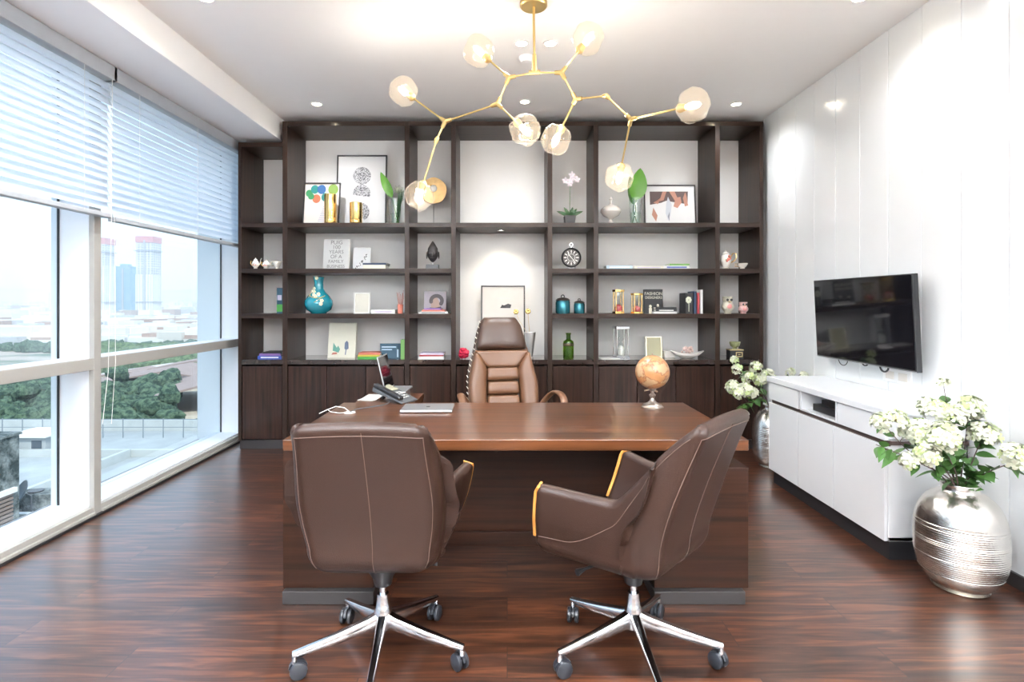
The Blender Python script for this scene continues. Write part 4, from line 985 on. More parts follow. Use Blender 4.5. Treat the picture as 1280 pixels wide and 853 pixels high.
teapot(319.5, 14, 9, 5.40, Z2, 'leftmost tiny floral teapot on the narrow window-side shelf', grp='tiny floral teapots by the window')
teapot(332.5, 12, 9, 5.40, Z2, 'right one of the tiny floral teapots on the narrow window-side shelf', grp='tiny floral teapots by the window')
def cup(px, hpx, wpx, D, z, lab):
    s = hpx*D/F; w_ = wpx*D/F/2; r = thing('teacup', lab, 'cup', (X(px, D), D, z))
    MB().lathe([(w_*.45,0),(w_*.4,s*.15),(w_*.7,s*.4),(w_*.95,s*.8),(w_,s),(w_*.93,s*.97),(w_*.6,s*.4),(.001,s*.25)], 24).build('bowl', M['ceram'], r)
    MB().tube([(-w_*.9,0,s*.85),(-w_*1.4,0,s*.9),(-w_*1.4,0,s*.45),(-w_*.75,0,s*.4)], w_*.07, 6).build('handle', gilt, r)
    MB().lathe([(w_*.97,s*.93),(w_*1.01,s*.99),(w_*.97,s*1.0)], 24, cap=False).build('gilt_rim', gilt, r)
cup(346.5, 9.5, 11, 5.40, Z2, 'tiny white cup beside the floral teapots near the window')
cup(928, 7, 13, 5.40, Z2, 'white gilt-rimmed cup beside the floral pitcher at right')
D = 5.42; pt = thing('pitcher', 'cream floral pitcher with a looping gold handle', 'pitcher', (X(907, D), D, Z2)); s = .175
MB().lathe([(.035,0),(.038,.008),(.026,.014),(.044,.04),(.052,.075),(.045,.115),(.030,.135),(.033,.15),(.02,.158),(.008,.165),(.010,.172),(.001,.18)], 28).build('body', M['ceram'], pt)
MB().tube([(.045,0,.11),(.07,0,.15),(.10,0,.15),(.105,0,.11),(.085,0,.08),(.05,0,.06)], .005, 8).build('handle', gilt, pt)
m = MB()
for a, zz, q in ((280,.09,.016),(300,.10,.014),(265,.075,.012),(290,.12,.011)): m.ball((.048*cos(R(a)), .048*sin(R(a)), zz), q, 10, 8)
m.build('painted_rose', rose, pt); MB().ball((.02,-.045,.11), (.012,.008,.006), 8, 6).ball((-.01,-.048,.085), (.012,.008,.006), 8, 6).build('painted_leaf', M['leaf'], pt)
def owl(px, wpx, hpx, D, lab, mt):
    r_ = wpx*D/F/2; h = hpx*D/F; r = thing('owl_vase', lab, 'vase', (X(px, D), D, Z3), 0, 'small owl vases')
    MB().lathe([(r_*.55,0),(r_*.6,h*.04),(r_*.5,h*.08),(r_*.98,h*.3),(r_,h*.45),(r_*.72,h*.66),(r_*.8,h*.8),(r_*.78,h*.92),(r_*.85,h),(r_*.7,h*.98),(.002,h*.8)], 26).build('body', mt, r)
    MB().disc((-r_*.32,-r_*.83,h*.8), r_*.22, 14).disc((r_*.32,-r_*.83,h*.8), r_*.22, 14).build('eyes', M['ink'], r)
    MB().ball((0,-r_*.9,h*.42), (r_*.42,r_*.15,r_*.42), 12, 8).build('breast_flower', M['pink'], r)
    MB().tube([(-r_*.2,-r_*.83,h*.70),(0,-r_*.92,h*.66),(r_*.2,-r_*.83,h*.70)], r_*.06, 6).build('beak', M['gold'], r)
owl(909.5, 15, 21.5, 5.41, 'taller cream owl-shaped vase on the right narrow shelf', mat('owl_glaze',(.55,.52,.42), .3, var=.4, scale=60))
owl(929, 12, 14.5, 5.41, 'shorter pink owl-shaped vase on the right narrow shelf', mat('owl_glaze_pink',(.66,.42,.40), .3, var=.35, scale=60))
# turquoise vase
D = 5.47; tq = thing('turquoise_vase', 'round turquoise bottle vase with a blossom branch in relief', 'vase', (X(398.5, D), D, Z3)); k_ = D/F
MB().lathe([(9*k_,0),(10*k_,1.5*k_),(15*k_,5*k_),(17.2*k_,11*k_),(16.8*k_,16*k_),(13*k_,22*k_),(8*k_,27*k_),(5.8*k_,31*k_),(5.4*k_,38*k_),(6.2*k_,44*k_),(6.6*k_,45.5*k_),(5.6*k_,45*k_),(4.6*k_,38*k_),(.002,36*k_)], 40).build('body', M['turq'], tq)
def onv(a, z):
    pr = [(0,9),(5,15),(11,17.2),(16,16.8),(22,13),(27,8),(31,5.8),(45,6)]
    for (z0, r0), (z1, r1) in zip(pr[:-1], pr[1:]):
        if z <= z1: rr = r0+(r1-r0)*(z-z0)/(z1-z0); break
    return ((rr+.3)*k_*cos(R(a)), (rr+.3)*k_*sin(R(a)), z*k_)
m = MB(); m.tube([onv(225+3.6*t, 24-.6*t+.02*t*t) for t in range(28)], .0035, 6).tube([onv(235-2*t, 20+.7*t) for t in range(12)], .003, 6).tube([onv(270+4*t, 14+.8*t) for t in range(10)], .003, 6).build('relief_branch', flat('gilt_brown',(.45,.34,.10)), tq)
m = MB()
for a, zz in ((222,27),(232,31),(262,23),(272,21),(286,24),(300,16),(296,12),(250,27),(265,44)):
    p = Vector(onv(a, min(zz, 44))); n = Vector((p.x, p.y, 0)).normalized()
    for q in range(5): t = 2*pi*q/5; m.ball(p+Vector((-n.y*cos(t)*.011, n.x*cos(t)*.011, .011*sin(t)))+n*.003, (.0085,.006,.0085), 8, 6)
m.build('relief_blossom', flat('cream_blossom',(.78,.72,.52)), tq)
frame_thing('photo_frame', 'small white photo frame on the third shelf', 'picture frame', 441.5, 462, 26.5, Z3, 5.46, .013, M['bookw'], flat('pale_photo',(.62,.60,.52)), None, 6, -3)
rd = thing('reed_bundle', 'thin reddish reeds standing in a small pink glass', 'ornament', (X(500.5, 5.42), 5.42, Z3))
MB().lathe([(.024,0),(.026,.004),(.028,.09),(.025,.09),(.022,.008),(.002,.006)], 20).build('glass', mat('pink_glass',(.66,.22,.16), .12, coat=.5), rd)
m = MB()
for k in range(9): a = 2*pi*k/9; m.tube([(.008*cos(a),.008*sin(a),.01),(.034*cos(a)+.0,.03*sin(a),random.uniform(.17,.24))], .0022, 5)
m.build('reeds', flat('reed_red',(.42,.14,.10)), rd)
# buddha-style head
D = 5.45; bh = thing('carved_head', 'black carved head with a pointed topknot on a block stand', 'sculpture', (X(541, D), D, Z2))
MB().box(-.06,.06,-.04,.04,0,.042).build('plinth', M['grey'], bh, bev=.003); MB().tube([(0,0,.04),(0,0,.075)], .006, 8).build('pin', M['alu'], bh)
hd = MB()
def head_fn(p):
    q = p.copy(); t = (q.z-.075)/.2
    if t > .72: f = 1-(t-.72)*.9; q.x *= f; q.y *= f
    if t < .3: f = .72+.28*t/.3; q.x *= f; q.y *= f
    return q
hd.ball((0,0,.145), (.056,.062,.078), 24, 18, fn=head_fn).ball((0,-.062,.135), (.009,.013,.024), 10, 8).ball((-.058,0,.135), (.007,.014,.036), 10, 8).ball((.058,0,.135), (.007,.014,.036), 10, 8)
hd.lathe([(.05,.185),(.048,.2),(.034,.225),(.022,.245),(.012,.262),(.001,.275)], 20).tube([(-.018,-.052,.105),(0,-.060,.103),(.018,-.052,.105)], .005, 6)
for s in (-1, 1): hd.tube([(s*.01,-.058,.155),(s*.025,-.056,.16),(s*.042,-.042,.155)], .004, 6).ball((s*.024,-.052,.147), (.012,.006,.005), 8, 6)
hd.build('head', mat('black_stone', (.025,.022,.022), .45, bump=.5, bscale=120), bh)
# clock
D = 5.45; ck = thing('table_clock', 'round black table clock like a pocket watch', 'clock', (X(714, D), D, Z2)); Mr = Matrix.Translation((0,0,.112)) @ Matrix.Rotation(pi/2, 4, 'X')
MB().lathe([(.002,-.02),(.085,-.02),(.096,-.01),(.096,.01),(.088,.017),(.082,.012),(.08,.006),(.002,.006)], 40, M=Mr).build('case', M['black'], ck)
MB().lathe([(.08,.0065),(.002,.0068)], 36, M=Mr).build('dial', flat('clock_dial',(.10,.09,.085)), ck)
m = MB()
for k in range(12):
    a = 2*pi*k/12; Mk = Mr @ Matrix.Rotation(a, 4, 'Z'); m.box(-.004, .004, .046, .072, .0075, .0085, M=Mk)
for k in range(12): m.tube([Mr @ Vector((.036*cos(2*pi*k/12), .036*sin(2*pi*k/12), .0075)), Mr @ Vector((.036*cos(2*pi*(k+1)/12), .036*sin(2*pi*(k+1)/12), .0075))], .0016, 4)
m.build('numerals', M['bookw'], ck)
MB().box(-.003,.003,0,.05,.009,.010, M=Mr @ Matrix.Rotation(R(40),4,'Z')).box(-.002,.002,0,.065,.0105,.0115, M=Mr @ Matrix.Rotation(R(-140),4,'Z')).build('hands', M['bookw'], ck)
MB().tube([(.0,0,.208),(.0,0,.222)], .012, 10).tube([(.016*cos(t), 0, .238+.016*sin(t)) for t in [2*pi*k/16 for k in range(17)]], .003, 6).build('crown', M['chrome'], ck)
MB().tube([(-.03,-.02,0),(-.04,.0,.03)], .004, 6).tube([(.03,-.02,0),(.04,.0,.03)], .004, 6).build('feet', M['chrome'], ck)
# teal jars
def jar(px, wpx, hpx, lab):
    D = 5.43; r_ = wpx*D/F/2; h = hpx*D/F; r = thing('lidded_jar', lab, 'jar', (X(px, D), D, Z3), 0, 'teal glass jars')
    MB().lathe([(r_*.9,0),(r_*.97,.004),(r_,h*.1),(r_,h*.62),(r_*.9,h*.7),(r_*.85,h*.72)], 28).build('body', M['gteal'], r)
    MB().lathe([(r_*.98,h*.70),(r_,h*.74),(r_*.75,h*.83),(r_*.25,h*.88),(.003,h*.89)], 26).build('lid', mat('lid_bronze',(.10,.08,.07), .3, .8), r)
    MB().tube([(r_*.22*cos(t),0,h*.93+r_*.22*sin(t)) for t in [2*pi*k/12 for k in range(13)]], r_*.07, 6).build('lid_ring', M['black'], r)
jar(703.5, 18, 23, 'larger teal glass jar with a metal lid'); jar(724, 13.5, 18.5, 'smaller teal glass jar with a metal lid')
# hourglasses
def hourglass(px, wpx, hpx, D, z, metal, sand, lab, sq=False, grp=None):
    w_ = wpx*D/F/2; h = hpx*D/F; t = h*.09; r = thing('hourglass', lab, 'hourglass', (X(px, D), D, z), R(8), grp)
    if sq: pl = lambda z0, z1: MB().box(-w_,w_,-w_,w_,z0,z1)
    else: pl = lambda z0, z1: MB().lathe([(w_,z0),(w_,z1)], 8, smooth=False)
    pl(0, t).build('base_plate', metal, r, bev=.002); pl(h-t, h).build('top_plate', metal, r, bev=.002)
    for k in range(4):
        a = pi/4+k*pi/2; q = w_*1.15 if sq else w_*.82; MB().tube([(q*cos(a),q*sin(a),t),(q*cos(a),q*sin(a),h-t)], w_*.08, 8).build('post', metal, r)
    b0, b1 = t, h-t; mid = (b0+b1)/2; q = w_*.60
    prof = [(q*.9,b0),(q,b0+.1*(mid-b0)),(q,b0+.55*(mid-b0)),(q*.6,b0+.82*(mid-b0)),(q*.10,mid),(q*.6,mid+.18*(b1-mid)),(q,mid+.45*(b1-mid)),(q,b1-.1*(b1-mid)),(q*.9,b1)]
    MB().lathe(prof, 24, cap=False).build('bulb_glass', M['cglass'], r)
    MB().lathe([(q*.86,b0+.002),(q*.93,b0+.1*(mid-b0)),(q*.93,b0+.5*(mid-b0)),(q*.3,b0+.72*(mid-b0)),(.001,b0+.75*(mid-b0))], 20).build('sand', sand, r)
hourglass(773, 16, 30, 5.43, Z3, M['gold'], flat('red_sand',(.45,.05,.06)), 'taller gold hourglass with red sand', grp='gold hourglasses')
hourglass(796, 16, 25.5, 5.43, Z3, M['gold'], flat('red_sand_2',(.45,.06,.08)), 'shorter gold hourglass with red sand', grp='gold hourglasses')
hourglass(776, 17, 40, 5.52, Z4, M['chrome'], M['bookw'], 'tall silver hourglass with clear bulbs on the counter', sq=True)
# middle niche: picture, silver vase with gold flowers, red flower ornament
def art_boat(r, w_, h, b0):
    MB().poly([(-.03,b0+h*.69),(.075,b0+h*.69),(.085,b0+h*.74),(.05,b0+h*.755),(.01,b0+h*.73),(-.01,b0+h*.74)], .0085).build('print', M['ink'], r)
    MB().box(-.07,.08,.0082,.009,b0+h*.83,b0+h*.836).build('caption_line', flat('soft_grey',(.6,.6,.6)), r)
frame_thing('framed_print', 'black framed drawing leaning behind the executive chair', 'picture', 601, 656.5, 90, Z4, 5.62, .014, blackf, flat('ivory_paper',(.64,.61,.56)), art_boat, 4)
D = 5.48; sv = thing('tapered_vase', 'tapered silver vase beside the framed drawing', 'vase', (X(662.5, D), D, Z4))
MB().lathe([(.035,0),(.037,.01),(.022,.018),(.028,.03),(.046,.17),(.056,.255),(.054,.258),(.044,.17),(.02,.04),(.001,.035)], 28).build('body', M['silver_soft'], sv)
for i, (px_, py_, lab) in enumerate(((645,390,'gold flower on a thin stem, left one of the pair'),(660,389.5,'gold flower on a thin stem, right one of the pair'))):
    o = thing('gold_flower', lab, 'flower', (X(662.5, D), D, Z4+.06), 0, 'gold flowers in the tapered silver vase')
    tp = Vector((X(px_, 5.4)-X(662.5, D), -.08, Z(py_, 5.4)-Z4-.06)); MB().tube([(0,0,0),(tp.x*.15,0,.18),(tp.x*.8,-.04,tp.z*.8),tp], .0018, 5).build('stem', M['brass'], o)
    m = MB()
    for k in range(6): a = 2*pi*k/6; m.ball(tp+Vector((.014*cos(a),0,.014*sin(a))), (.013,.007,.013), 10, 8)
    m.build('flower_head', M['gold'], o)
rf = thing('red_flower_ornament', 'crimson ruffled flower ornament left of the executive chair', 'ornament', (X(579.5, 5.42), 5.42, Z4)); m = MB()
for k in range(70):
    v = Vector((random.gauss(0,1), random.gauss(0,1), random.gauss(0,1))).normalized(); c = Vector((0,0,.056))+v*.042; m.ball(c, random.uniform(.010,.018), 8, 6)
m.build('petals', mat('crimson',(.50,.01,.05), .35), rf)
# green bottle
D = 5.45; gb = thing('green_bottle', 'green glass bottle with a dark label band', 'bottle', (X(710.5, D), D, Z4))
MB().lathe([(.002,.0),(.046,.0),(.052,.006),(.052,.15),(.048,.172),(.022,.19),(.020,.235),(.026,.238),(.026,.252),(.018,.252),(.017,.19),(.044,.165),(.047,.01),(.002,.008)], 30, cap=False).build('glass', M['ggreen'], gb)
MB().lathe([(.0525,.125),(.0535,.128),(.0535,.148),(.0525,.151)], 30, cap=False).build('label_band', mat('bronze_band',(.10,.08,.04), .4, .5), gb)
frame_thing('photo_frame', 'pale gold photo frame on the counter', 'picture frame', 807.5, 828, 26, Z4, 5.60, .012, mat('pale_gold',(.66,.60,.42), .3, .6), flat('olive_mount',(.48,.46,.30)), None, 8, -2)
bx_ = thing('trinket_box', 'small white lidded box beside the pale gold frame', 'box', (X(836, 5.58), 5.58, Z4))
MB().box(-.05,.05,-.04,.04,0,.05).build('body', M['ceram'], bx_, bev=.003); MB().box(-.053,.053,-.043,.043,.05,.068).build('lid', M['ceram'], bx_, bev=.003)
dh = thing('porcelain_dish', 'long white porcelain dish with modelled roses', 'dish', (X(859, 5.50), 5.50, Z4)); rings = []
for f, z in ((.45,0),(.5,.006),(.8,.02),(1,.045),(.97,.05),(.7,.028),(.05,.02)):
    rings.append([(.165*f*cos(t), .07*f*sin(t), z+.028*abs(cos(t))**3*f) for t in [2*pi*k/36 for k in range(36)]])
MB().loft(rings).build('dish_body', M['ceram'], dh, sharp=80)
m = MB()
for k in range(16): m.ball((-.005+random.uniform(-.05,.06), random.uniform(-.02,.02), .055+random.uniform(0,.05)), random.uniform(.01,.018), 8, 6)
m.build('roses', mat('pale_rose',(.74,.55,.50), .3, var=.3, scale=50), dh)
D = 5.47; ub = thing('incense_burner', 'black and gold square pedestal carrying a small green bowl', 'ornament', (X(918.5, D), D, Z4))
MB().box(-.065,.065,-.05,.05,0,.085).build('pedestal', M['black'], ub, bev=.003)
MB().box(-.01,.055,-.053,-.05,.02,.028).box(-.01,.055,-.053,-.05,.06,.068).box(-.01,-.002,-.053,-.05,.028,.06).box(.047,.055,-.053,-.05,.028,.06).box(-.067,.067,-.052,.052,.084,.092).box(.012,.033,-.053,-.05,.04,.048).build('gold_inlay', mat('antique_gold',(.62,.50,.26), .4, .5), ub)
MB().lathe([(.022,.092),(.018,.105),(.042,.125),(.05,.15),(.052,.165),(.046,.16),(.002,.13)], 26).build('bowl', mat('celadon',(.30,.32,.16), .3), ub)

# ------------------------------------------------------------------ things on the desk
D = 3.43; gl = thing('desk_globe', 'antique beige globe on a pewter stand on the desk', 'globe', (X(815.5, D), D, ZD)); 
gmat, nt, b0, o_ = nodes('antique_globe'); t = nt.nodes.new('ShaderNodeTexCoord'); n = nt.nodes.new('ShaderNodeTexNoise'); n.inputs['Scale'].default_value = 13; n.inputs['Detail'].default_value = 5
nt.links.new(t.outputs['Object'], n.inputs['Vector']); rp = nt.nodes.new('ShaderNodeValToRGB'); e = rp.color_ramp.elements
e[0].position = .30; e[0].color = (.36,.16,.06,1); e[1].position = .56; e[1].color = (.44,.29,.16,1); k = e.new(.52); k.color = (.22,.08,.035,1); k = e.new(.49); k.color = (.42,.20,.08,1)
nt.links.new(n.outputs['Fac'], rp.inputs[0]); nt.links.new(rp.outputs[0], b0.inputs['Base Color']); b0.inputs['Roughness'].default_value = .3
MB().ball((0,0,.219), .103, 40, 26).build('sphere', gmat, gl)
MB().lathe([(.065,0),(.066,.008),(.058,.014),(.055,.022),(.03,.032),(.016,.045),(.012,.06),(.018,.072),(.020,.08),(.010,.092),(.012,.105),(.022,.112),(.024,.12)], 30).build('stand', mat('pewter',(.42,.36,.31), .3, .9), gl)
MB().tube([(0,0,.31),(0,0,.335)], .004, 8).tube([(-.05,0,.105),(-.02,0,.112),(0,0,.108),(.03,-.01,.1)], .005, 6).build('axis_pin', mat('pewter_2',(.45,.34,.25), .35, .9), gl)
lp = thing('closed_laptop', 'closed silver laptop lying on the desk', 'laptop', (X(535, 3.37), 3.375, ZD), R(1.5))
MB().box(-.152,.152,-.11,.11,.003,.011).build('base', M['alu'], lp, bev=.003); MB().box(-.152,.152,-.11,.11,.0115,.017).build('lid', M['alu'], lp, bev=.0025)
cu = MB(); cu.disc((0,0,.0174), .013, 20, axis='z').ball((0,0,.0172),(.002,.012,.0003),8,6).build('logo', mat('logo_grey',(.22,.22,.23), .2, .6), lp)
# notebook computer on the return
nb = thing('open_laptop', 'open silver laptop on the side return, screen turned right', 'laptop', (-.79, 3.83, ZD-.002), 0)
MB().box(-.01,.12,-.14,.14,.045,.058).box(.01,.11,-.1,.1,0,.045).build('base', M['alu'], nb, bev=.003)
Ml = Matrix.Translation((-.01,0,.058)) @ Matrix.Rotation(R(-13), 4, 'Y')
MB().box(-.008,0,-.145,.145,0,.235, M=Ml).build('lid', M['alu'], nb, bev=.002); MB().box(0,.0012,-.138,.138,.01,.228, M=Ml).build('screen', M['screen'], nb)
ph = thing('desk_phone', 'grey desk telephone with keypad in front of the open laptop', 'telephone', (-.735, 3.655, ZD), R(-28)); Mp = Matrix.Rotation(R(25), 4, 'Y')
MB().loft([[(-.12,-.075,.095),(-.12,.09,.095),(.12,.09,.012),(.12,-.075,.012)],[(-.125,-.075,.065),(-.125,.09,.065),(.12,.09,0),(.12,-.075,0)]], smooth=False).build('body', M['grey'], ph, bev=.006)
sl_ = lambda x: .095-(x+.12)*(.083/.24)
MB().loft([[(x, y, sl_(x)+.004+h_) for (x, y) in ((-.115,-.075),(-.115,-.03),(.10,-.03),(.10,-.075))] for h_ in (0, .022)], smooth=False).build('handset', M['black'], ph, bev=.008)
m = MB()
for i in range(4):
    for j in range(3):
        x = .0+.024*i; y = .0+.022*j; m.box(x-.008, x+.008, y-.007, y+.007, sl_(x)-.001, sl_(x)+.006)
m.build('keypad', flat('key_grey',(.42,.42,.40)), ph, bev=.002)
MB().loft([[(x, y, sl_(x)+.002+h_) for (x, y) in ((-.105,-.015),(-.105,.075),(-.03,.075),(-.03,-.015))] for h_ in (0, .003)], smooth=False).build('display', flat('lcd_olive',(.34,.33,.24), .2), ph)
MB().tube([(-.08,.03,.03),(-.12,.05,.02),(-.13,.02,0)], .012, 8).build('foot', M['black'], ph)
pp = thing('paper_stack', 'loose pile of pale papers beside the phone', 'papers', (-.915, 3.80, ZD-.002), R(-12))
for k in range(3): MB().box(-.055,.055,-.11,.11,.002*k,.002*k+.0015, M=Matrix.Rotation(R(5*k), 4, 'Z')).build('sheet', M['bookw'], pp)
gc = thing('cable_grommet', 'white oval cable grommet in the desk top', 'grommet', (X(437, 3.27), 3.27, ZD))
MB().lathe([(.032,0),(.033,.004),(.026,.006),(.024,.002),(.001,.002)], 24).build('ring', M['bookw'], gc)
wc = MB().tube([(0,0,.006),(-.03,-.0,.03),(-.08,.0,.038),(-.13,-.02,.02),(-.165,-.04,.004)], .0023, 6).tube([(0,-.01,.006),(-.05,-.035,.006),(-.1,-.03,.012),(-.13,.0,.02)], .002, 6).build('white_cable', M['bookw'])
tag(put(wc, (X(437, 3.27), 3.27, ZD)), 'white cable curling out of the desk grommet to the left', 'cable')
wc = MB().tube([(.0,0,.006),(.03,.06,.012),(.07,.14,.006),(.13,.20,.006),(.17,.25,.008),(.17,.33,.012)], .003, 6).build('grey_cable', M['grey'])
tag(put(wc, (X(437, 3.27), 3.27, ZD)), 'dark grey cable running from the desk grommet to the phone', 'cable')
# ------------------------------------------------------------------ the city outside the window
ZG = H-32.0
def gnd():
    m, nt, b, out = nodes('city_ground'); t = nt.nodes.new('ShaderNodeTexCoord')
    n = nt.nodes.new('ShaderNodeTexNoise'); n.inputs['Scale'].default_value = .02; n.inputs['Detail'].default_value = 8; nt.links.new(t.outputs['Object'], n.inputs['Vector'])
    r = nt.nodes.new('ShaderNodeValToRGB'); e = r.color_ramp.elements; e[0].position = .42; e[0].color = (.10,.15,.09,1); e[1].position = .56; e[1].color = (.46,.38,.33,1)
    nt.links.new(n.outputs['Fac'], r.inputs[0]); nt.links.new(r.outputs[0], b.inputs['Base Color']); b.inputs['Roughness'].default_value = .9
    return m
o = MB().box(-9000, 1500, -2500, 11000, ZG-1, ZG).build('ground', gnd()); struct(o)
hm = mat('hill_green', (.16,.20,.18), .9, scale=.01)
hl = MB(); rings = []
for k in range(60):
    x = -9500+k*160; h = 190+60*noise.noise(Vector((k*.13, 3, 0)))+18*noise.noise(Vector((k*.5, 1, 0)))+(40 if k < 25 else 0)
    rings.append([(x, 6400, ZG), (x, 6900, ZG+h*.7), (x, 7300, ZG+h), (x, 8400, ZG)])
hl.loft(rings, closed=False); tag(hl.build('distant_hills', hm), 'long low hazy hill ridge on the horizon', 'hills', kind='structure')
def facade(name, c, cw, sx, sz, frac=.5):
    m, nt, b, out = nodes(name); t = nt.nodes.new('ShaderNodeTexCoord'); sp_ = nt.nodes.new('ShaderNodeSeparateXYZ'); nt.links.new(t.outputs['Object'], sp_.inputs[0])
    def wave(src, s, f):
        a = nt.nodes.new('ShaderNodeMath'); a.operation = 'MULTIPLY'; a.inputs[1].default_value = 1/s; nt.links.new(src, a.inputs[0])
        b_ = nt.nodes.new('ShaderNodeMath'); b_.operation = 'FRACT'; nt.links.new(a.outputs[0], b_.inputs[0])
        c_ = nt.nodes.new('ShaderNodeMath'); c_.operation = 'LESS_THAN'; c_.inputs[1].default_value = f; nt.links.new(b_.outputs[0], c_.inputs[0]); return c_.outputs[0]
    ad = nt.nodes.new('ShaderNodeMath'); ad.operation = 'ADD'; nt.links.new(sp_.outputs[0], ad.inputs[0]); nt.links.new(sp_.outputs[1], ad.inputs[1])
    a = wave(ad.outputs[0], sx, frac); z = wave(sp_.outputs[2], sz, frac); mu = nt.nodes.new('ShaderNodeMath'); mu.operation = 'MULTIPLY'; nt.links.new(a, mu.inputs[0]); nt.links.new(z, mu.inputs[1])
    mx = nt.nodes.new('ShaderNodeMix'); mx.data_type = 'RGBA'; mx.inputs[6].default_value = (*c, 1); mx.inputs[7].default_value = (*cw, 1)
    nt.links.new(mu.outputs[0], mx.inputs[0]); nt.links.new(mx.outputs[2], b.inputs['Base Color']); b.inputs['Roughness'].default_value = .7; return m
def YG(py): return (H-ZG)*F/(py-CY)                       # distance of a ground point seen at row py
fw = facade('facade_white', (.72,.68,.62), (.30,.32,.36), 5, 3.4); fc = facade('facade_construction', (.60,.57,.54), (.22,.24,.30), 6, 4.2, .6)
fg = facade('facade_blue_glass', (.16,.34,.46), (.10,.24,.36), 4, 4, .5); fp = facade('facade_peach', (.66,.46,.38), (.3,.25,.25), 5, 3.4)
redn = mat('red_netting', (.55,.16,.16), .8)
def tower(lab, pl, pr, pt, D, m, name='high_rise', depth=.8, crown=None, lower=None, grp=None):
    pr = pl+(pr-pl)*.78; x0, x1 = X(pl, D), X(pr, D); zt = Z(pt, D); w_ = x1-x0; r = thing(name, lab, 'building', ((x0+x1)/2, D, ZG), 0, grp); h = zt-ZG
    MB().box(-w_/2, w_/2, 0, w_*depth, 0, h).build('tower_block', m, r)
    if lower:
        MB().box(-w_/2-.6, -w_*.08, -.8, w_*depth+.8, 0, h*lower).box(w_*.08, w_/2+.6, -.8, w_*depth+.8, 0, h*lower).build('cladding', fw, r)
    MB().box(-w_*.04, w_*.06, -1.2, 0, 0, h*.96).build('hoist_mast', mat('mast_grey',(.35,.36,.40), .6), r)
    if crown: MB().box(-w_/2-1, w_/2+1, -1, w_*depth+1, h*.93, h+1).build('safety_netting', crown, r); MB().box(-w_/2-3, w_/2+3, -2, w_*depth, h*.83, h*.84).box(-w_/2-3, w_/2+3, -2, w_*depth, h*.22, h*.228).build('scaffold_platform', mat('scaffold',(.25,.26,.32), .7), r)
    else: MB().box(-w_*.3, w_*.2, w_*.2, w_*.6, h, h+5).build('plant_room', m, r)
    return r
tower('unfinished tower with red netting, right of the blue glass tower', 170, 197, 296, 1000, fc, crown=redn, lower=.55)
tower('unfinished tower with red netting half behind the window mullion', 108, 137.5, 298, 1010, fc, crown=redn, lower=.66)
tower('blue glass tower between the two unfinished towers', 143.5, 168.5, 333, 1080, fg)
tower('pale apartment tower at the right end of the view', 254, 267, 366, 1300, fw); tower('white apartment tower standing rightmost in the view', 268, 279, 363, 1280, fw)
tower('pale mid-rise block right of the towers', 218, 233, 378, 1400, fw, 'apartment_block')
tower('white slab tower beside the window gasket at left', 61, 76, 366, 1150, fw, 'apartment_block')
tower('long white block far off in the left pane', -5, 45, 394, 1050, fw, 'apartment_block', .3); tower('short white block beside the long one', 44, 74, 396, 900, fw, 'apartment_block', .4)
tower('peach apartment block below the towers', 216, 229, 412, 520, fp, 'apartment_block'); tower('white block half behind the mullion at mid height', 112, 133, 408, 480, fw, 'apartment_block')
tower('pale low office block at the right under the far towers', 240, 279, 394, 900, fw, 'apartment_block', .3); tower('low grey school block among trees', 150, 180, 413, 560, facade('facade_school',(.50,.46,.42),(.2,.2,.24),8,4), 'apartment_block', .4)
random.seed(11)
roofc = [mat('roof_pale',(.66,.62,.57), .8), mat('roof_brown',(.40,.28,.23), .85), mat('roof_white',(.78,.76,.73), .8), mat('roof_grey',(.50,.50,.52), .85)]
cty = MB()
for _ in range(2400):
    py = 385+random.random()**1.3*52; D = YG(py); px = random.uniform(-10, 285)
    w_ = random.uniform(8, 26); dd = random.uniform(8, 22); h = random.uniform(3, 11)+(D/250 if random.random() < .15 else 0)*3; x = X(px, D)
    cty.box(x-w_/2, x+w_/2, D, D+dd, ZG, ZG+h, random.choice((0,0,1,2,2,3)))
tag(cty.build('distant_city', roofc), 'sprawl of countless pale low buildings below the horizon', 'city', kind='stuff')
def blob(mb, c, r, seg=9, rg=6, mi=0):
    s = random.uniform(0, 50)
    mb.ball(c, r, seg, rg, mi, fn=lambda p: p+(p-Vector(c))*(noise.noise(p*.35+Vector((s,0,0)))*.45+noise.noise(p*1.3)*.35))
def foliage(name, c1, c2, sc):
    m, nt, b, out = nodes(name); t = nt.nodes.new('ShaderNodeTexCoord'); n = nt.nodes.new('ShaderNodeTexNoise'); n.inputs['Scale'].default_value = sc; n.inputs['Detail'].default_value = 7; n.inputs['Roughness'].default_value = .7
    nt.links.new(t.outputs['Object'], n.inputs['Vector']); r = nt.nodes.new('ShaderNodeValToRGB'); e = r.color_ramp.elements
    e[0].position = .42; e[0].color = (*c1, 1); e[1].position = .60; e[1].color = (*c2, 1); nt.links.new(n.outputs['Fac'], r.inputs[0]); nt.links.new(r.outputs[0], b.inputs['Base Color'])
    b.inputs['Roughness'].default_value = .9; b.inputs['Specular IOR Level'].default_value = .1
    bp = nt.nodes.new('ShaderNodeBump'); bp.inputs['Strength'].default_value = 1; bp.inputs['Distance'].default_value = .6; nt.links.new(n.outputs['Fac'], bp.inputs['Height']); nt.links.new(bp.outputs[0], b.inputs['Normal']); return m
treem = foliage('tree_canopy', (.035,.065,.05), (.15,.22,.14), .9); treel = foliage('tree_canopy_light', (.07,.11,.055), (.19,.26,.13), .5)
far = MB()
for _ in range(1000):
    py = 388+random.random()*54; D = YG(py); px = random.uniform(-10, 285); r = random.uniform(2.2, 5); blob(far, (X(px, D), D+4, ZG+r*.55), (r*1.3, r*1.2, r), 8, 5)
tag(far.build('distant_trees', treem), 'countless dark tree crowns between the far houses', 'trees', kind='stuff')
mid = MB()
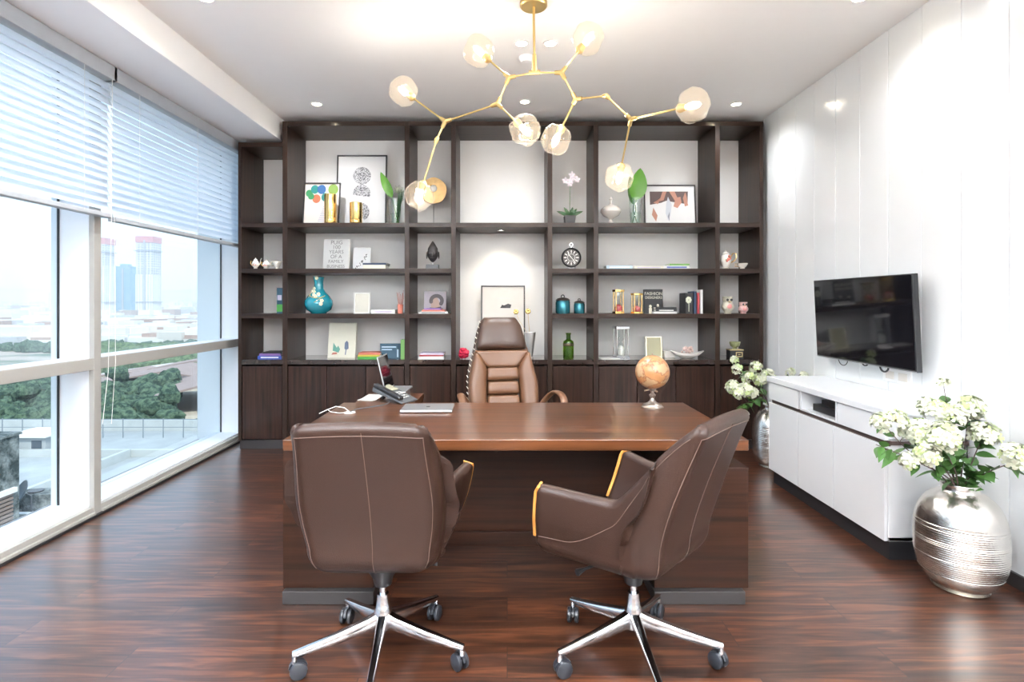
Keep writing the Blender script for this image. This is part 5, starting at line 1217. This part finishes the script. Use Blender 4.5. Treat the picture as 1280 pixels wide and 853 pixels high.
for _ in range(150):
    px = random.uniform(118, 240); D = random.uniform(238, 300); r = random.uniform(4, 7); blob(mid, (X(px, D), D, ZG+r*.6), (r*1.4, r*1.2, r), 9, 6)
tag(mid.build('park_trees', treel), 'band of light green park trees behind the brown roofs', 'trees', kind='stuff')
near = MB()
for _ in range(1900):
    D = random.uniform(78, 165); px = random.uniform(-25, 285)
    if px > 215 and D > 100: continue
    r = random.uniform(1.0, 2.4); tz = 5+5*noise.noise(Vector((X(px, D)*.08, D*.08, 0)))+3
    blob(near, (X(px, D), D, ZG+random.uniform(1, max(3, tz+2))), (r*1.25, r*1.1, r), 12, 8)
tag(near.build('grove', treem), 'dense blue-green grove of trees below the office', 'trees', kind='stuff')
# brown sheds beyond the grove
brown = mat('corrugated_brown_roof', (.34,.25,.22), .85, var=.2, scale=.3); wallp = mat('shed_wall_pale', (.70,.64,.54), .8)
def shed(lab, pxc, D, w_, dd, h, rot, roof=brown, name='warehouse'):
    r = thing(name, lab, 'building', (X(pxc, D), D, ZG), R(rot), 'warehouses behind the grove')
    MB().box(-w_/2, w_/2, -dd/2, dd/2, 0, h).build('wall', wallp, r)
    MB().prism([(-w_/2-1,h),(0,h+dd*.16+1.5),(w_/2+1,h),(0,h+dd*.16+.9)], -dd/2-1, dd/2+1).build('roof', roof, r)
    w2 = MB()
    for k in range(8): w2.box(-w_/2+w_*(k+.2)/8, -w_/2+w_*(k+.7)/8, -dd/2-.2, -dd/2, h*.4, h*.8)
    w2.build('window_row', mat('dark_window',(.10,.11,.13), .3), r)
shed('long brown roofed warehouse nearest to the grove', 222, 188, 66, 26, 5, 12); shed('brown roofed warehouse at the right behind the grove', 288, 150, 60, 40, 6, 18)
shed('brown roofed warehouse left of the others', 172, 205, 44, 16, 4, 8); shed('far brown warehouse under the transom', 262, 222, 60, 26, 5, 8); shed('pale roofed shed row among the warehouses', 205, 224, 46, 12, 4, 6, roofc[0])
# stained concrete block, terrace, dish, glazed roof
con = foliage('stained_concrete', (.07,.09,.09), (.33,.36,.35), .8); _c2 = mat('rough_concrete', (.30,.32,.32), .9, var=.5, scale=.7, bump=.4, bscale=4)
cb_ = thing('concrete_block', 'stained dark concrete block with louvres at the lower left', 'building', (0, 0, 0))
D = 36; xr_ = X(24, D)
MB().box(xr_-9, xr_, 24, D, ZG, Z(543, D)).box(xr_-9.1, xr_+.12, 23.9, D+.1, Z(543, D), Z(543, D)+.15).build('wall', con, cb_)
m = MB(); zt = Z(612, D)
for k in range(18): m.box(xr_, xr_+.15, 30, D-.6, zt-.25*k-.16, zt-.25*k)
m.build('louvre', mat('louvre_brown',(.26,.20,.17), .7), cb_); MB().box(xr_, xr_+.25, 29.8, D-.4, zt, zt+.3).build('lintel', roofc[2], cb_)
tr_ = thing('roof_terrace', 'pale flat rooftop terrace with parapet walls below the window', 'building', (0, 0, 0)); zr = -14.0
con2 = mat('terrace_concrete', (.36,.38,.38), .85, var=.25, scale=.4, bump=.3, bscale=3)
MB().box(-62, -6, 38, 68, ZG, zr).build('roof_slab', con2, tr_)
MB().box(-62, -6, 67.4, 68, zr, zr+1.3).box(-62, -6, 56, 56.4, zr, zr+.7).box(-50, -6, 38.2, 38.6, zr, zr+1.0).box(-38, -37.6, 38, 56, zr, zr+.8).build('parapet', mat('parapet_pale',(.46,.48,.47), .8, var=.15, scale=.8), tr_)
m = MB()
for k in range(22): m.tube([(-60+2.3*k, 64, zr), (-60+2.3*k, 64, zr+2.2)], .06, 5)
m.tube([(-60, 64, zr+2.1), (-9, 64, zr+2.1)], .05, 5).tube([(-60, 64, zr+1.2), (-9, 64, zr+1.2)], .04, 5); m.build('railing', mat('rail_dark',(.22,.25,.27), .6), tr_)
hut = thing('rooftop_hut', 'small rooftop hut with a dark window near the dish', 'building', (X(36, 56.5), 56.5, zr), 0)
MB().box(-1.7, 1.7, 0, 3, 0, 1.9).build('wall', con2, hut); MB().box(-2.1, 2.1, -.5, 3.4, 1.9, 2.1).build('roof', roofc[2], hut); MB().box(.3, 1.3, -.05, 0, .6, 1.5).build('window', mat('dark_window_2',(.05,.07,.09), .3), hut)
ac = thing('rooftop_unit', 'grey boxy rooftop unit right of the dish', 'machine', (X(60, 42), 42, zr), R(10))
MB().box(-1.9, 1.9, -.8, .8, .1, 1.3).build('casing', con, ac, bev=.05); MB().lathe([(.5,1.3),(.5,1.4),(.001,1.4)], 16, c=(-.8,0,0)).lathe([(.5,1.3),(.5,1.4),(.001,1.4)], 16, c=(.8,0,0)).build('fan', M['black'], ac)
dish = thing('satellite_dish', 'dark satellite dish on a post outside the left pane', 'satellite dish', (X(39, 40), 40, zr), 0)
Mq = Matrix.Translation((-.5, 0, 1.75)) @ Matrix.Rotation(R(-38), 4, 'Z') @ Matrix.Rotation(R(62), 4, 'X')
MB().lathe([(.001,0),(.35,.05),(.7,.17),(.92,.31),(.9,.33),(.68,.2),(.001,.04)], 28, M=Mq).build('reflector', mat('dish_grey',(.12,.15,.17), .5), dish)
MB().tube([(0,0,0),(0,0,1.6),(-.4,0,1.75)], .06, 8).build('post', M['grey'], dish); MB().tube([Mq @ Vector((0,-.85,.28)), Mq @ Vector((0,-.1,.9))], .03, 6).build('feed_arm', M['grey'], dish)
gr = thing('pitched_roof_house', 'white ribbed pitched roof beyond the terrace', 'building', (X(222, 72), 72, ZG), R(18))
MB().box(-6.5, 6.5, 0, 9, 0, 11.6).build('wall', roofc[2], gr)
MB().prism([(-7.2,11.4),(0,14.0),(7.2,11.4),(7.2,11.8),(0,14.4),(-7.2,11.8)], -.8, 9.8).build('roof', mat('ribbed_white_roof',(.72,.76,.78), .5), gr)
m = MB()
for k in range(9): m.box(-5.8+1.4*k, -5.0+1.4*k, -.1, 0, 8.6, 10.8)
m.build('window_row', mat('dark_window_3',(.14,.18,.22), .3), gr)
# real haze over the city: a thin scattering volume that starts beyond the terrace
hz = MB().box(-8900, 1400, 76, 10500, ZG+.2, ZG+140); m = bpy.data.materials.new('haze_air'); m.use_nodes = True; nt = m.node_tree; nt.nodes.clear()
o_ = nt.nodes.new('ShaderNodeOutputMaterial'); vs_n = nt.nodes.new('ShaderNodeVolumeScatter'); vs_n.inputs['Density'].default_value = .00055; vs_n.inputs['Anisotropy'].default_value = .3; vs_n.inputs['Color'].default_value = (.90,.94,1,1)
nt.links.new(vs_n.outputs[0], o_.inputs['Volume'])
tag(hz.build('haze', m), 'pale blue haze lying over the distant city', 'haze', kind='stuff')
